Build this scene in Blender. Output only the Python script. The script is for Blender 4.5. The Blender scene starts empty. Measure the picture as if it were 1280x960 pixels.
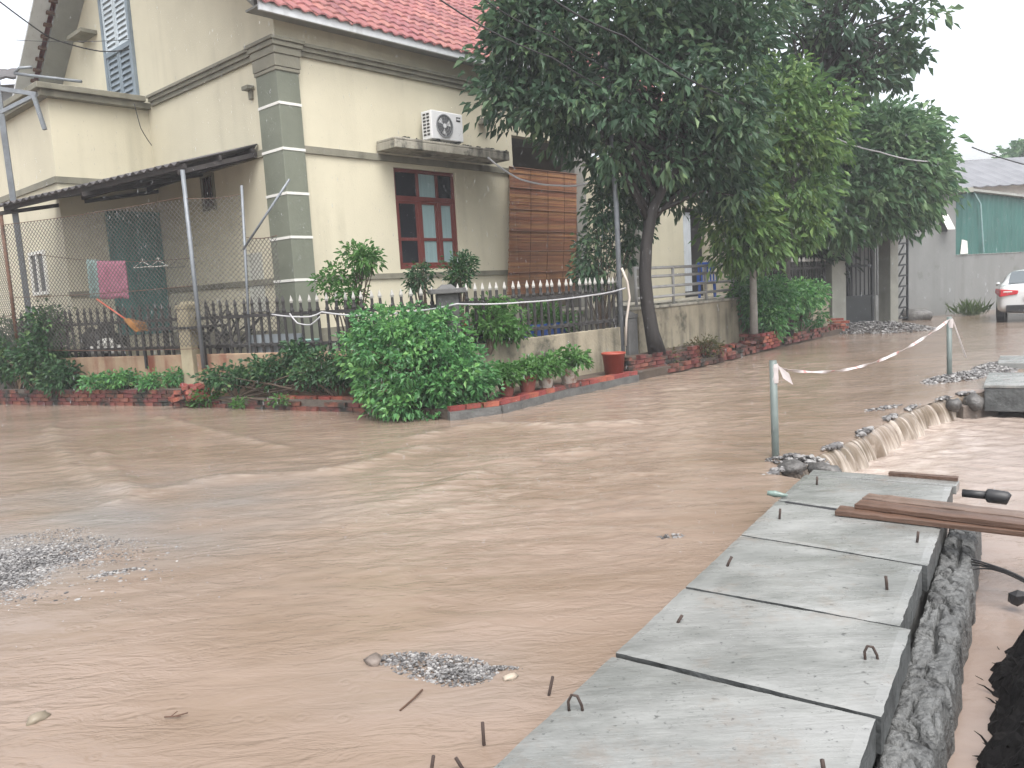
import bpy, bmesh, math, random
import numpy as np
from mathutils import Vector, Matrix

C = bpy.context.scene.collection
R = math.radians
rng = np.random.default_rng(7)
random.seed(7)

# ------------------------------------------------------------------ camera
scn = bpy.context.scene
cd = bpy.data.cameras.new('camera')
cam = bpy.data.objects.new('camera', cd)
C.objects.link(cam)
cd.sensor_width = 36.0
cd.lens = 28.125
cd.clip_start = 0.05
cd.clip_end = 1500
_p, _r = R(6.6), R(3.3)
_f = Vector((0, math.cos(_p), -math.sin(_p)))
_u0 = Vector((1, 0, 0)).cross(_f)
_x = Vector((1, 0, 0)) * math.cos(_r) - _u0 * math.sin(_r)
_y = Vector((1, 0, 0)) * math.sin(_r) + _u0 * math.cos(_r)
M = Matrix((_x, _y, -_f)).transposed().to_4x4()
M.translation = (0, 0, 1.6)
cam.matrix_world = M
scn.camera = cam

# ------------------------------------------------------------------ sky, light, exposure
SUN_EL, SUN_AZ = R(62), R(165)
w = bpy.data.worlds.new('World')
scn.world = w
w.use_nodes = True
nt = w.node_tree
nt.nodes.clear()
sky = nt.nodes.new('ShaderNodeTexSky')
sky.sky_type = 'NISHITA'
sky.sun_disc = False
sky.sun_elevation = SUN_EL
sky.sun_rotation = SUN_AZ
sky.dust_density = 6.0
sky.air_density = 1.0
hs = nt.nodes.new('ShaderNodeHueSaturation')
hs.inputs['Saturation'].default_value = 0.24
hs.inputs['Value'].default_value = 3.9
bg = nt.nodes.new('ShaderNodeBackground')
bg.inputs['Strength'].default_value = 0.15
wo = nt.nodes.new('ShaderNodeOutputWorld')
nt.links.new(sky.outputs[0], hs.inputs['Color'])
nt.links.new(hs.outputs[0], bg.inputs[0])
nt.links.new(bg.outputs[0], wo.inputs[0])
sd = bpy.data.lights.new('sun', 'SUN')
sd.energy = 0.5
sd.angle = R(25)
sd.color = (1.0, 0.97, 0.93)
so = bpy.data.objects.new('sun', sd)
C.objects.link(so)
so.rotation_euler = (R(90) - SUN_EL, 0, R(180) - SUN_AZ + R(0))
scn.view_settings.view_transform = 'Standard'
scn.view_settings.look = 'None'
scn.view_settings.exposure = -0.40
scn.view_settings.gamma = 1.0
scn.render.engine = 'CYCLES'
scn.cycles.use_denoising = True
scn.cycles.max_bounces = 6
scn.cycles.diffuse_bounces = 3
scn.cycles.transparent_max_bounces = 8
scn.cycles.volume_bounces = 0

# ------------------------------------------------------------------ materials
def mat(name, col, rough=0.7, var=0.15, scale=3.0, bump=0.0, bscale=None, col2=None, spec=0.5,
        metal=0.0, stretch=None, island=0.0, streak=None, trans=0.0, coat=0.0, rvar=0.0, cracks=None, moss=None):
    """Principled material with noise colour variation, optional bump, vertical rain streaks, per-piece variation."""
    m = bpy.data.materials.new(name)
    m.use_nodes = True
    n = m.node_tree.nodes
    l = m.node_tree.links
    b = n['Principled BSDF']
    b.inputs['Roughness'].default_value = rough
    b.inputs['Metallic'].default_value = metal
    b.inputs['Specular IOR Level'].default_value = spec
    if coat:
        b.inputs['Coat Weight'].default_value = coat
        b.inputs['Coat Roughness'].default_value = 0.08
    tc = n.new('ShaderNodeTexCoord')
    mp = n.new('ShaderNodeMapping')
    l.new(tc.outputs['Object'], mp.inputs[0])
    if stretch:
        mp.inputs['Scale'].default_value = stretch
    no = n.new('ShaderNodeTexNoise')
    no.inputs['Scale'].default_value = scale
    no.inputs['Detail'].default_value = 6
    no.inputs['Roughness'].default_value = 0.62
    l.new(mp.outputs[0], no.inputs['Vector'])
    cr = n.new('ShaderNodeValToRGB')
    c1 = Vector(col) * 0.8
    c2 = Vector(col2) * 0.8 if col2 else c1 * (1 + var)
    c0 = c1 * (1 - var)
    cr.color_ramp.elements[0].color = (*c0, 1)
    cr.color_ramp.elements[0].position = 0.32
    cr.color_ramp.elements[1].color = (*c2, 1)
    cr.color_ramp.elements[1].position = 0.68
    l.new(no.outputs[0], cr.inputs[0])
    cur = cr.outputs[0]

    def mix(fac, a, col, mode='MIX'):
        mx = n.new('ShaderNodeMix')
        mx.data_type = 'RGBA'
        mx.blend_type = mode
        if isinstance(fac, float):
            mx.inputs[0].default_value = fac
        else:
            l.new(fac, mx.inputs[0])
        l.new(a, mx.inputs[6])
        if hasattr(col, 'links'):
            l.new(col, mx.inputs[7])
        else:
            mx.inputs[7].default_value = (*(Vector(col) * 0.8), 1)
        return mx.outputs[2]

    def maskramp(out, lo, hi):
        r = n.new('ShaderNodeMapRange')
        r.inputs[1].default_value = lo
        r.inputs[2].default_value = hi
        l.new(out, r.inputs[0])
        return r.outputs[0]
    if island:
        g = n.new('ShaderNodeNewGeometry')
        oi = n.new('ShaderNodeObjectInfo')
        ad = n.new('ShaderNodeMath')
        ad.operation = 'ADD'
        l.new(g.outputs['Random Per Island'], ad.inputs[0])
        l.new(oi.outputs['Random'], ad.inputs[1])
        fr = n.new('ShaderNodeMath')
        fr.operation = 'FRACT'
        l.new(ad.outputs[0], fr.inputs[0])
        h = n.new('ShaderNodeHueSaturation')
        mr = n.new('ShaderNodeMapRange')
        mr.inputs[3].default_value = 1 - island
        mr.inputs[4].default_value = 1 + island
        l.new(fr.outputs[0], mr.inputs[0])
        l.new(mr.outputs[0], h.inputs['Value'])
        mh = n.new('ShaderNodeMapRange')
        mh.inputs[3].default_value = 0.5 - island * 0.06
        mh.inputs[4].default_value = 0.5 + island * 0.06
        l.new(fr.outputs[0], mh.inputs[0])
        l.new(mh.outputs[0], h.inputs['Hue'])
        l.new(cur, h.inputs['Color'])
        cur = h.outputs[0]
    if streak:            # (colour, amount, horizontal scale, threshold)
        sc_, amt, hsc, th = streak
        m2 = n.new('ShaderNodeMapping')
        m2.inputs['Scale'].default_value = (hsc, hsc, hsc * 0.06)
        l.new(tc.outputs['Object'], m2.inputs[0])
        n2 = n.new('ShaderNodeTexNoise')
        n2.inputs['Scale'].default_value = 1.0
        n2.inputs['Detail'].default_value = 4
        l.new(m2.outputs[0], n2.inputs['Vector'])
        f = maskramp(n2.outputs[0], th, th + 0.22)
        n5 = n.new('ShaderNodeTexNoise')          # patches where the runs of dirt gather
        n5.inputs['Scale'].default_value = 0.9
        n5.inputs['Detail'].default_value = 5
        n5.inputs['Roughness'].default_value = 0.65
        l.new(tc.outputs['Object'], n5.inputs['Vector'])
        f2 = maskramp(n5.outputs[0], 0.42, 0.62)
        mm = n.new('ShaderNodeMath')
        mm.operation = 'MULTIPLY'
        l.new(f, mm.inputs[0])
        l.new(f2, mm.inputs[1])
        mu = n.new('ShaderNodeMath')
        mu.operation = 'MULTIPLY'
        l.new(mm.outputs[0], mu.inputs[0])
        mu.inputs[1].default_value = min(1.0, amt * 1.25)
        cur = mix(mu.outputs[0], cur, sc_)
    if moss:              # (colour, scale, threshold)
        n4 = n.new('ShaderNodeTexNoise')
        n4.inputs['Scale'].default_value = moss[1]
        n4.inputs['Detail'].default_value = 7
        n4.inputs['Roughness'].default_value = 0.7
        ge = n.new('ShaderNodeNewGeometry')
        l.new(ge.outputs['Position'], n4.inputs['Vector'])
        cur = mix(maskramp(n4.outputs[0], moss[2], moss[2] + 0.12), cur, moss[0])
    l.new(cur, b.inputs['Base Color'])
    if rvar:
        rr = n.new('ShaderNodeMapRange')
        rr.inputs[3].default_value = max(0.02, rough - rvar)
        rr.inputs[4].default_value = rough + rvar
        n3 = n.new('ShaderNodeTexNoise')
        n3.inputs['Scale'].default_value = scale * 0.6
        n3.inputs['Detail'].default_value = 4
        l.new(mp.outputs[0], n3.inputs['Vector'])
        l.new(maskramp(n3.outputs[0], 0.35, 0.65), rr.inputs[0])
        l.new(rr.outputs[0], b.inputs['Roughness'])
    if bump:
        nb = n.new('ShaderNodeTexNoise')
        nb.inputs['Scale'].default_value = bscale or scale * 8
        nb.inputs['Detail'].default_value = 5
        l.new(mp.outputs[0], nb.inputs['Vector'])
        bp = n.new('ShaderNodeBump')
        bp.inputs['Strength'].default_value = bump
        bp.inputs['Distance'].default_value = 0.02
        l.new(nb.outputs[0], bp.inputs['Height'])
        l.new(bp.outputs[0], b.inputs['Normal'])
    return m

def leafmat(name, cols, trans=0.3, rough=0.5, spec=0.3):
    """Leaf: colour picked per leaf, glossy wet top, light passing through."""
    m = bpy.data.materials.new(name)
    m.use_nodes = True
    n, l = m.node_tree.nodes, m.node_tree.links
    b = n['Principled BSDF']
    b.inputs['Roughness'].default_value = rough
    b.inputs['Specular IOR Level'].default_value = spec
    g = n.new('ShaderNodeNewGeometry')
    cr = n.new('ShaderNodeValToRGB')
    e = cr.color_ramp.elements
    e[0].color = (*cols[0], 1)
    e[1].color = (*cols[-1], 1)
    for i, c in enumerate(cols[1:-1]):
        x = e.new((i + 1) / (len(cols) - 1))
        x.color = (*c, 1)
    at = n.new('ShaderNodeAttribute')
    at.attribute_name = 'tone'                  # each twig's age: young growth is paler
    m1 = n.new('ShaderNodeMath')
    m1.operation = 'MULTIPLY_ADD'
    m1.inputs[1].default_value = 0.45
    l.new(g.outputs['Random Per Island'], m1.inputs[0])
    m2 = n.new('ShaderNodeMath')
    m2.operation = 'MULTIPLY'
    m2.inputs[1].default_value = 0.62
    l.new(at.outputs['Fac'], m2.inputs[0])
    l.new(m2.outputs[0], m1.inputs[2])
    l.new(m1.outputs[0], cr.inputs[0])
    l.new(cr.outputs[0], b.inputs['Base Color'])
    t = n.new('ShaderNodeBsdfTranslucent')
    l.new(cr.outputs[0], t.inputs[0])
    mx = n.new('ShaderNodeMixShader')
    mx.inputs[0].default_value = trans
    l.new(b.outputs[0], mx.inputs[1])
    l.new(t.outputs[0], mx.inputs[2])
    l.new(mx.outputs[0], n['Material Output'].inputs[0])
    return m

# ------------------------------------------------------------------ mesh helpers
class MB:
    """Collects simple solids and links them as one mesh object."""
    def __init__(self):
        self.v, self.f = [], []

    def add(self, vs, fs):
        o = len(self.v)
        self.v += [tuple(x) for x in vs]
        self.f += [tuple(i + o for i in f) for f in fs]
        return self

    def box(self, x0, x1, y0, y1, z0, z1):
        vs = [(x, y, z) for z in (z0, z1) for y in (y0, y1) for x in (x0, x1)]
        return self.add(vs, [(0, 2, 3, 1), (4, 5, 7, 6), (0, 1, 5, 4), (2, 6, 7, 3), (0, 4, 6, 2), (1, 3, 7, 5)])

    def bar(self, p, q, wd, ht, up=(0, 0, 1)):
        p, q, up = Vector(p), Vector(q), Vector(up)
        d = (q - p).normalized()
        s = d.cross(up)
        if s.length < 1e-4:
            s = d.cross(Vector((1, 0, 0)))
        s = s.normalized()
        t = s.cross(d)
        vs = [e + s * (wd / 2 * i) + t * (ht / 2 * j) for e in (p, q) for i, j in ((-1, -1), (1, -1), (1, 1), (-1, 1))]
        return self.add(vs, [(3, 2, 1, 0), (4, 5, 6, 7), (0, 1, 5, 4), (1, 2, 6, 5), (2, 3, 7, 6), (3, 0, 4, 7)])

    def tube(self, pts, r, n=8, cap=True):
        pts = [Vector(p) for p in pts]
        rs = r if hasattr(r, '__len__') else [r] * len(pts)
        vs, fs = [], []
        prev = None
        for i, p in enumerate(pts):
            d = (pts[min(i + 1, len(pts) - 1)] - pts[max(i - 1, 0)]).normalized()
            if prev is None:
                s = d.cross(Vector((0, 0, 1)))
                if s.length < 1e-3:
                    s = d.cross(Vector((1, 0, 0)))
            else:
                s = prev - d * prev.dot(d)
            s.normalize()
            prev = s
            t = d.cross(s)
            for k in range(n):
                a = 2 * math.pi * k / n
                vs.append(p + (s * math.cos(a) + t * math.sin(a)) * rs[i])
        for i in range(len(pts) - 1):
            for k in range(n):
                a, b = i * n + k, i * n + (k + 1) % n
                fs.append((a, b, b + n, a + n))
        if cap:
            fs.append(tuple(range(n - 1, -1, -1)))
            fs.append(tuple(range((len(pts) - 1) * n, len(pts) * n)))
        return self.add(vs, fs)

    def lathe(self, prof, n=16, c=(0, 0, 0), sx=1, sy=1, rot=0):
        vs, fs = [], []
        for r, z in prof:
            for k in range(n):
                a = 2 * math.pi * k / n + rot
                vs.append((c[0] + r * math.cos(a) * sx, c[1] + r * math.sin(a) * sy, c[2] + z))
        for i in range(len(prof) - 1):
            for k in range(n):
                a, b = i * n + k, i * n + (k + 1) % n
                fs.append((a, b, b + n, a + n))
        fs.append(tuple(range(n - 1, -1, -1)))
        fs.append(tuple(range((len(prof) - 1) * n, len(prof) * n)))
        return self.add(vs, fs)

    def prism(self, poly, z0, z1):
        n = len(poly)
        vs = [(x, y, z0) for x, y in poly] + [(x, y, z1) for x, y in poly]
        fs = [tuple(range(n - 1, -1, -1)), tuple(range(n, 2 * n))] + [(i, (i + 1) % n, n + (i + 1) % n, n + i) for i in range(n)]
        return self.add(vs, fs)

    def extrude(self, poly3, vec):
        n = len(poly3)
        v = Vector(vec)
        vs = [Vector(p) for p in poly3] + [Vector(p) + v for p in poly3]
        fs = [tuple(range(n - 1, -1, -1)), tuple(range(n, 2 * n))] + [(i, (i + 1) % n, n + (i + 1) % n, n + i) for i in range(n)]
        return self.add(vs, fs)

    def sheet(self, rows, thick=0.0):
        nr, nc = len(rows), len(rows[0])
        vs = [Vector(p) for r in rows for p in r]
        fs = [(i * nc + j, i * nc + j + 1, (i + 1) * nc + j + 1, (i + 1) * nc + j) for i in range(nr - 1) for j in range(nc - 1)]
        return self.add(vs, fs)

    def rock(self, c, r, seed, sub=1):
        rr = random.Random(seed)
        bm = bmesh.new()
        bmesh.ops.create_icosphere(bm, subdivisions=sub, radius=1)
        r = r if hasattr(r, '__len__') else (r, r, r)
        yaw = rr.uniform(0, 6.28)
        cs, sn = math.cos(yaw), math.sin(yaw)
        vs = []
        for v in bm.verts:
            k = rr.uniform(0.72, 1.18)
            x, y, z = v.co.x * r[0] * k, v.co.y * r[1] * k, v.co.z * r[2] * k
            vs.append((c[0] + x * cs - y * sn, c[1] + x * sn + y * cs, c[2] + z))
        fs = [tuple(v.index for v in f.verts) for f in bm.faces]
        bm.free()
        return self.add(vs, fs)

    def mesh(self, name, m, smooth=False):
        me = bpy.data.meshes.new(name)
        me.from_pydata(self.v, [], self.f)
        bm = bmesh.new()
        bm.from_mesh(me)
        bmesh.ops.recalc_face_normals(bm, faces=bm.faces)
        bm.to_mesh(me)
        bm.free()
        if m:
            me.materials.append(m)
        if smooth:
            me.polygons.foreach_set('use_smooth', [True] * len(me.polygons))
        return me

    def build(self, name, m, parent=None, bevel=0.0, smooth=False, loc=None):
        o = bpy.data.objects.new(name, self.mesh(name, m, smooth))
        C.objects.link(o)
        if parent is not None:
            o.parent = parent
        if loc is not None:
            o.location = loc
        if bevel:
            b = o.modifiers.new('bevel', 'BEVEL')
            b.width = bevel
            b.segments = 2
            b.limit_method = 'ANGLE'
        return o

def tag(o, label, cat, group=None, kind=None):
    o['label'] = label
    o['category'] = cat
    if group:
        o['group'] = group
    if kind:
        o['kind'] = kind
    return o

def thing(name, label, cat, loc=(0, 0, 0), rz=0.0, group=None):
    o = bpy.data.objects.new(name, None)
    o.empty_display_size = 0.2
    C.objects.link(o)
    o.location = loc
    o.rotation_euler = (0, 0, rz)
    return tag(o, label, cat, group)

def struct(o):
    o['kind'] = 'structure'
    return o

def stuff(o):
    o['kind'] = 'stuff'
    return o

def inst(me, name, parent, loc, rot=(0, 0, 0), scale=(1, 1, 1)):
    o = bpy.data.objects.new(name, me)
    C.objects.link(o)
    o.parent = parent
    o.location = loc
    o.rotation_euler = rot
    o.scale = scale
    return o

def npmesh(name, v, quads, m, smooth=True):
    v = np.asarray(v, np.float32).reshape(-1, 3)
    q = np.asarray(quads, np.int32)
    k = q.shape[1]
    me = bpy.data.meshes.new(name)
    me.vertices.add(len(v))
    me.vertices.foreach_set('co', v.ravel())
    me.loops.add(q.size)
    me.loops.foreach_set('vertex_index', q.ravel())
    me.polygons.add(len(q))
    me.polygons.foreach_set('loop_start', np.arange(0, q.size, k, dtype=np.int32))
    me.polygons.foreach_set('use_smooth', np.full(len(q), smooth))
    me.update(calc_edges=True)
    me.materials.append(m)
    o = bpy.data.objects.new(name, me)
    C.objects.link(o)
    return o

_perm = rng.permutation(512)
_grad = rng.uniform(0, 2 * np.pi, 512)

def perlin(x, y, seed=0):
    xi, yi = np.floor(x).astype(int), np.floor(y).astype(int)
    xf, yf = x - xi, y - yi
    u, v = xf * xf * xf * (xf * (xf * 6 - 15) + 10), yf * yf * yf * (yf * (yf * 6 - 15) + 10)

    def g(i, j):
        h = _grad[(_perm[(i + seed * 37) % 512] + j) % 512]
        return np.cos(h) * (x - i) + np.sin(h) * (y - j)
    a = g(xi, yi) * (1 - u) + g(xi + 1, yi) * u
    b = g(xi, yi + 1) * (1 - u) + g(xi + 1, yi + 1) * u
    return a * (1 - v) + b * v

def sstep(a, b, x):
    t = np.clip((x - a) / (b - a), 0, 1)
    return t * t * (3 - 2 * t)

# the lane's covered drain: u runs along it, w to its right
DU, DW = np.array([0.547, 0.837]), np.array([0.837, -0.547])
DO = np.array([-0.13, 2.36])
DANG = math.atan2(0.837, 0.547)

def dr(u, wv, z=0.0):
    p = DO + DU * u + DW * wv
    return (float(p[0]), float(p[1]), z)

# ------------------------------------------------------------------ ground and water
m_soil = mat('wet_soil', (0.075, 0.055, 0.04), 0.75, 0.35, 2.5, bump=0.5, bscale=14)
m_yard = mat('yard_earth', (0.12, 0.105, 0.085), 0.7, 0.3, 1.5, bump=0.3)

def water_mat(name, c1, c2, foam_col, rough, bumps, foamattr=True, rings=7.0, fth=(0.42, 0.72)):
    m = bpy.data.materials.new(name)
    m.use_nodes = True
    n, l = m.node_tree.nodes, m.node_tree.links
    b = n['Principled BSDF']
    b.inputs['IOR'].default_value = 1.33
    b.inputs['Roughness'].default_value = rough
    g = n.new('ShaderNodeTexCoord')
    def noise(scale, rot, detail, rgh=0.55, dist=0.0):
        mp = n.new('ShaderNodeMapping')
        mp.inputs['Scale'].default_value = scale
        mp.inputs['Rotation'].default_value = (0, 0, rot)
        l.new(g.outputs['Object'], mp.inputs[0])
        t = n.new('ShaderNodeTexNoise')
        t.inputs['Scale'].default_value = 1.0
        t.inputs['Detail'].default_value = detail
        t.inputs['Roughness'].default_value = rgh
        t.inputs['Distortion'].default_value = dist
        l.new(mp.outputs[0], t.inputs['Vector'])
        return t.outputs[0]
    big = noise((0.5, 1.1, 1), 0.2, 5, 0.6, 0.6)
    cr = n.new('ShaderNodeValToRGB')
    cr.color_ramp.elements[0].color = (*c1, 1)
    cr.color_ramp.elements[0].position = 0.36
    cr.color_ramp.elements[1].color = (*c2, 1)
    cr.color_ramp.elements[1].position = 0.66
    l.new(big, cr.inputs[0])
    cur = cr.outputs[0]
    sa = n.new('ShaderNodeAttribute')
    sa.attribute_name = 'silt'
    sx = n.new('ShaderNodeMix')
    sx.data_type = 'RGBA'
    l.new(sa.outputs['Fac'], sx.inputs[0])
    l.new(cur, sx.inputs[6])
    sx.inputs[7].default_value = (0.17, 0.16, 0.15, 1)
    cur = sx.outputs[2]
    if foamattr:
        at = n.new('ShaderNodeAttribute')
        at.attribute_name = 'foam'
        fn = noise((3.0, 9, 1), 0.15, 6, 0.7, 0.8)
        mr = n.new('ShaderNodeMapRange')
        mr.inputs[1].default_value = fth[0]
        mr.inputs[2].default_value = fth[1]
        l.new(fn, mr.inputs[0])
        mu = n.new('ShaderNodeMath')
        mu.operation = 'MULTIPLY'
        l.new(mr.outputs[0], mu.inputs[0])
        l.new(at.outputs['Fac'], mu.inputs[1])
        mx = n.new('ShaderNodeMix')
        mx.data_type = 'RGBA'
        l.new(mu.outputs[0], mx.inputs[0])
        l.new(cur, mx.inputs[6])
        mx.inputs[7].default_value = (*foam_col, 1)
        cur = mx.outputs[2]
    l.new(cur, b.inputs['Base Color'])
    prev = None
    calm = n.new('ShaderNodeMapRange')          # smooth glides between rougher streaks
    calm.inputs[1].default_value = 0.40
    calm.inputs[2].default_value = 0.60
    calm.inputs[3].default_value = 0.25
    calm.inputs[4].default_value = 1.0
    l.new(noise((0.35, 1.3, 1), 0.28, 4, 0.6, 1.2), calm.inputs[0])
    if foamattr and rings:                      # rain-drop rings
        vo = n.new('ShaderNodeTexVoronoi')
        vo.inputs['Scale'].default_value = rings
        l.new(g.outputs['Object'], vo.inputs['Vector'])
        wv_ = n.new('ShaderNodeMath')
        wv_.operation = 'MULTIPLY'
        wv_.inputs[1].default_value = 26.0
        l.new(vo.outputs['Distance'], wv_.inputs[0])
        sn = n.new('ShaderNodeMath')
        sn.operation = 'SINE'
        l.new(wv_.outputs[0], sn.inputs[0])
        fd = n.new('ShaderNodeMapRange')
        fd.inputs[1].default_value = 0.10
        fd.inputs[2].default_value = 0.42
        fd.inputs[3].default_value = 1.0
        fd.inputs[4].default_value = 0.0
        l.new(vo.outputs['Distance'], fd.inputs[0])
        ml = n.new('ShaderNodeMath')
        ml.operation = 'MULTIPLY'
        l.new(sn.outputs[0], ml.inputs[0])
        l.new(fd.outputs[0], ml.inputs[1])
        bq = n.new('ShaderNodeBump')
        bq.inputs['Strength'].default_value = 0.35
        bq.inputs['Distance'].default_value = 0.003
        l.new(ml.outputs[0], bq.inputs['Height'])
        prev = bq.outputs[0]
    for scale, rot, st, dd, dist in bumps:
        bp = n.new('ShaderNodeBump')
        sm_ = n.new('ShaderNodeMath')
        sm_.operation = 'MULTIPLY'
        sm_.inputs[1].default_value = st
        l.new(calm.outputs[0], sm_.inputs[0])
        l.new(sm_.outputs[0], bp.inputs['Strength'])
        bp.inputs['Distance'].default_value = dd
        l.new(noise(scale, rot, 4, 0.55, dist), bp.inputs['Height'])
        if prev:
            l.new(prev, bp.inputs['Normal'])
        prev = bp.outputs[0]
    l.new(prev, b.inputs['Normal'])
    return m

m_flood = water_mat('muddy_water', (0.166, 0.121, 0.089), (0.213, 0.161, 0.128), (0.36, 0.31, 0.26), 0.09,
                    [((3.4, 10, 5), 0.12, 0.62, 0.03, 1.4), ((14, 31, 9), -0.1, 0.42, 0.012, 0.8)])
m_pool = water_mat('pit_water', (0.185, 0.138, 0.112), (0.23, 0.18, 0.152), (0.38, 0.325, 0.285), 0.18,
                   [((7, 11, 5), 0.4, 0.5, 0.02, 0.8), ((26, 38, 9), 0.2, 0.4, 0.01, 0.5)], fth=(0.34, 0.60))

# earth sheet out to the horizon
g = MB()
g.box(-300, 300, -300, 300, -1.6, -0.9)
struct(g.build('ground', m_soil))

# the broken lip the flood pours over, as (u, w)
LIP = [(4.62, -0.42), (4.82, -0.36), (5.4, -0.22), (6.2, -0.06), (7.1, 0.07), (8.03, 0.2), (8.8, 0.38), (9.42, 0.6), (9.84, 0.88)]
_eu = np.array([-60, 4.3, 4.6] + [p[0] for p in LIP] + [10.3, 12.5, 15, 90.0])
_ew = np.array([0.3, 0.3, -0.40] + [p[1] for p in LIP] + [1.3, 2.5, 7.0, 12.0])

def dist_poly(x, y, pts):
    d = np.full(x.shape, 1e9)
    for (x0, y0), (x1, y1) in zip(pts[:-1], pts[1:]):
        dx, dy = x1 - x0, y1 - y0
        t = np.clip(((x - x0) * dx + (y - y0) * dy) / (dx * dx + dy * dy), 0, 1)
        d = np.minimum(d, np.hypot(x - x0 - t * dx, y - y0 - t * dy))
    return d

def graded(start, fine_to, step, grow, end, maxstep=3.0):
    a = [start]
    while a[-1] < end:
        if a[-1] >= fine_to:
            step = min(step * grow, maxstep)
        a.append(a[-1] + step)
    return np.array(a)

CRESTS = [
    ([(-3.408, 6.707, 0.000), (-2.912, 7.405, 0.000), (-1.725, 7.504, 0.000), (-0.974, 8.383, 0.000)], 0.036, 0.15, 0.7),
    ([(-1.109, 8.986, 0.000), (-0.793, 9.409, 0.000), (-0.223, 9.614, 0.000), (0.532, 9.238, 0.000), (1.374, 9.228, 0.000)], 0.040, 0.16, 0.8),
    ([(-7.058, 12.066, 0.000), (-5.653, 9.770, 0.000), (-4.314, 7.922, -0.000), (-3.434, 6.985, 0.000)], 0.034, 0.13, 0.45),
    ([(-5.377, 12.070, 0.000), (-3.892, 10.323, 0.000), (-2.648, 8.879, 0.000)], 0.026, 0.11, 0.45),
    ([(-1.085, 5.918, 0.000), (-0.594, 6.688, 0.000), (-0.042, 7.516, 0.000), (0.916, 7.823, 0.000)], 0.024, 0.18, 0.5),
    ([(-0.530, 5.802, 0.000), (0.082, 6.389, 0.000), (1.053, 6.722, 0.000)], 0.014, 0.25, 0.3),
    ([(-5.093, 9.604, 0.000), (-4.138, 8.056, 0.000), (-3.398, 7.063, 0.000)], 0.024, 0.10, 0.3),
]

def flood_height(x, y):
    wx = x + 0.22 * perlin(x * 0.9, y * 0.9, 1)
    wy = y + 0.22 * perlin(x * 0.9 + 9, y * 0.9, 2)
    stream = np.exp(-(dist_poly(x, y, [(4.5, 14.5), (1.8, 10.0), (0.6, 7.6), (-0.2, 6.0)]) / 1.6) ** 2)
    left = np.exp(-(dist_poly(x, y, [(1.5, 8.5), (-2.0, 8.3), (-6, 9.5)]) / 1.4) ** 2)
    T = 0.45 + 1.0 * stream + 0.35 * left
    h = 0.013 * perlin(wx / 0.62, wy / 0.27, 3) + 0.010 * perlin(wx / 0.30, wy / 0.12, 4) + 0.005 * perlin(wx / 0.13, wy / 0.06, 5)
    h = h * T
    foam = 0.28 * stream + 0.05
    for pts, amp, wd, fo in CRESTS:
        d = dist_poly(x, y, [p[:2] for p in pts])
        k = np.exp(-(d / wd) ** 2) * (0.8 + 0.7 * perlin(x * 1.7, y * 1.7, 6))
        h = h + amp * k
        foam = foam + fo * np.clip(k, 0, 1)
    return h, np.clip(foam, 0, 1)

us = graded(-8, -0.6, 0.30, 1.0, -0.6)
us = np.concatenate([np.arange(-60, -8, 4.0), np.arange(-8, -0.6, 0.3), graded(-0.6, 7, 0.028, 1.012, 95)])
vs_ = graded(0.0, 4.5, 0.028, 1.012, 90)
UU, VV = np.meshgrid(us, vs_, indexing='ij')
WW = np.interp(UU, _eu, _ew) - VV
X = DO[0] + DU[0] * UU + DW[0] * WW
Y = DO[1] + DU[1] * UU + DW[1] * WW
Hh, Fm = flood_height(X, Y)
near_lip = ((UU > 4.6) & (UU < 9.9))
Hh = Hh * sstep(0, 0.5, VV * near_lip + (~near_lip)) - 0.030 * np.exp(-VV / 0.16) * near_lip
nu, nv = UU.shape
idx = np.arange(nu * nv).reshape(nu, nv)
q = np.stack([idx[:-1, :-1], idx[1:, :-1], idx[1:, 1:], idx[:-1, 1:]], -1).reshape(-1, 4)[:, ::-1]
flood = npmesh('flood_water', np.stack([X, Y, Hh], -1), q[:, ::-1], m_flood)
at = flood.data.attributes.new('foam', 'FLOAT', 'POINT')
at.data.foreach_set('value', Fm.ravel().astype(np.float32))
SILT = 0.85 * np.exp(-((np.hypot((X + 3.4) * 0.8, Y - 6.0)) / 1.5) ** 2) + 0.5 * np.exp(-((np.hypot(X + 0.4, (Y - 3.2) * 1.6)) / 0.45) ** 2)
SILT = np.clip(SILT * (0.8 + 1.2 * perlin(X * 1.1, Y * 2.6, 15)), 0, 0.9)
at = flood.data.attributes.new('silt', 'FLOAT', 'POINT')
at.data.foreach_set('value', SILT.ravel().astype(np.float32))
struct(flood)

# lower water in the open drain pit
pu = graded(-3, 11, 0.05, 1.05, 30)
pw = graded(-0.6, 2.5, 0.05, 1.06, 14)
UU, WW = np.meshgrid(pu, pw, indexing='ij')
X = DO[0] + DU[0] * UU + DW[0] * WW
Y = DO[1] + DU[1] * UU + DW[1] * WW
lipw = np.interp(UU, _eu, _ew)
near = np.exp(-np.clip(WW - lipw - 0.15, 0, 9) / 0.65) * sstep(4.4, 5.2, UU) * (1 - sstep(9.6, 10.2, UU))
Z = -0.28 + (0.008 + 0.03 * near) * perlin(X / 0.22, Y / 0.17, 8) + 0.006 * perlin(X / 0.1, Y / 0.08, 9)
nu, nv = UU.shape
idx = np.arange(nu * nv).reshape(nu, nv)
q = np.stack([idx[:-1, :-1], idx[:-1, 1:], idx[1:, 1:], idx[1:, :-1]], -1).reshape(-1, 4)
pool = npmesh('pit_water', np.stack([X, Y, Z], -1), q[:, ::-1], m_pool)
at = pool.data.attributes.new('foam', 'FLOAT', 'POINT')
at.data.foreach_set('value', np.clip(near * 1.6 + 0.1, 0, 1).ravel().astype(np.float32))
struct(pool)

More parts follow.
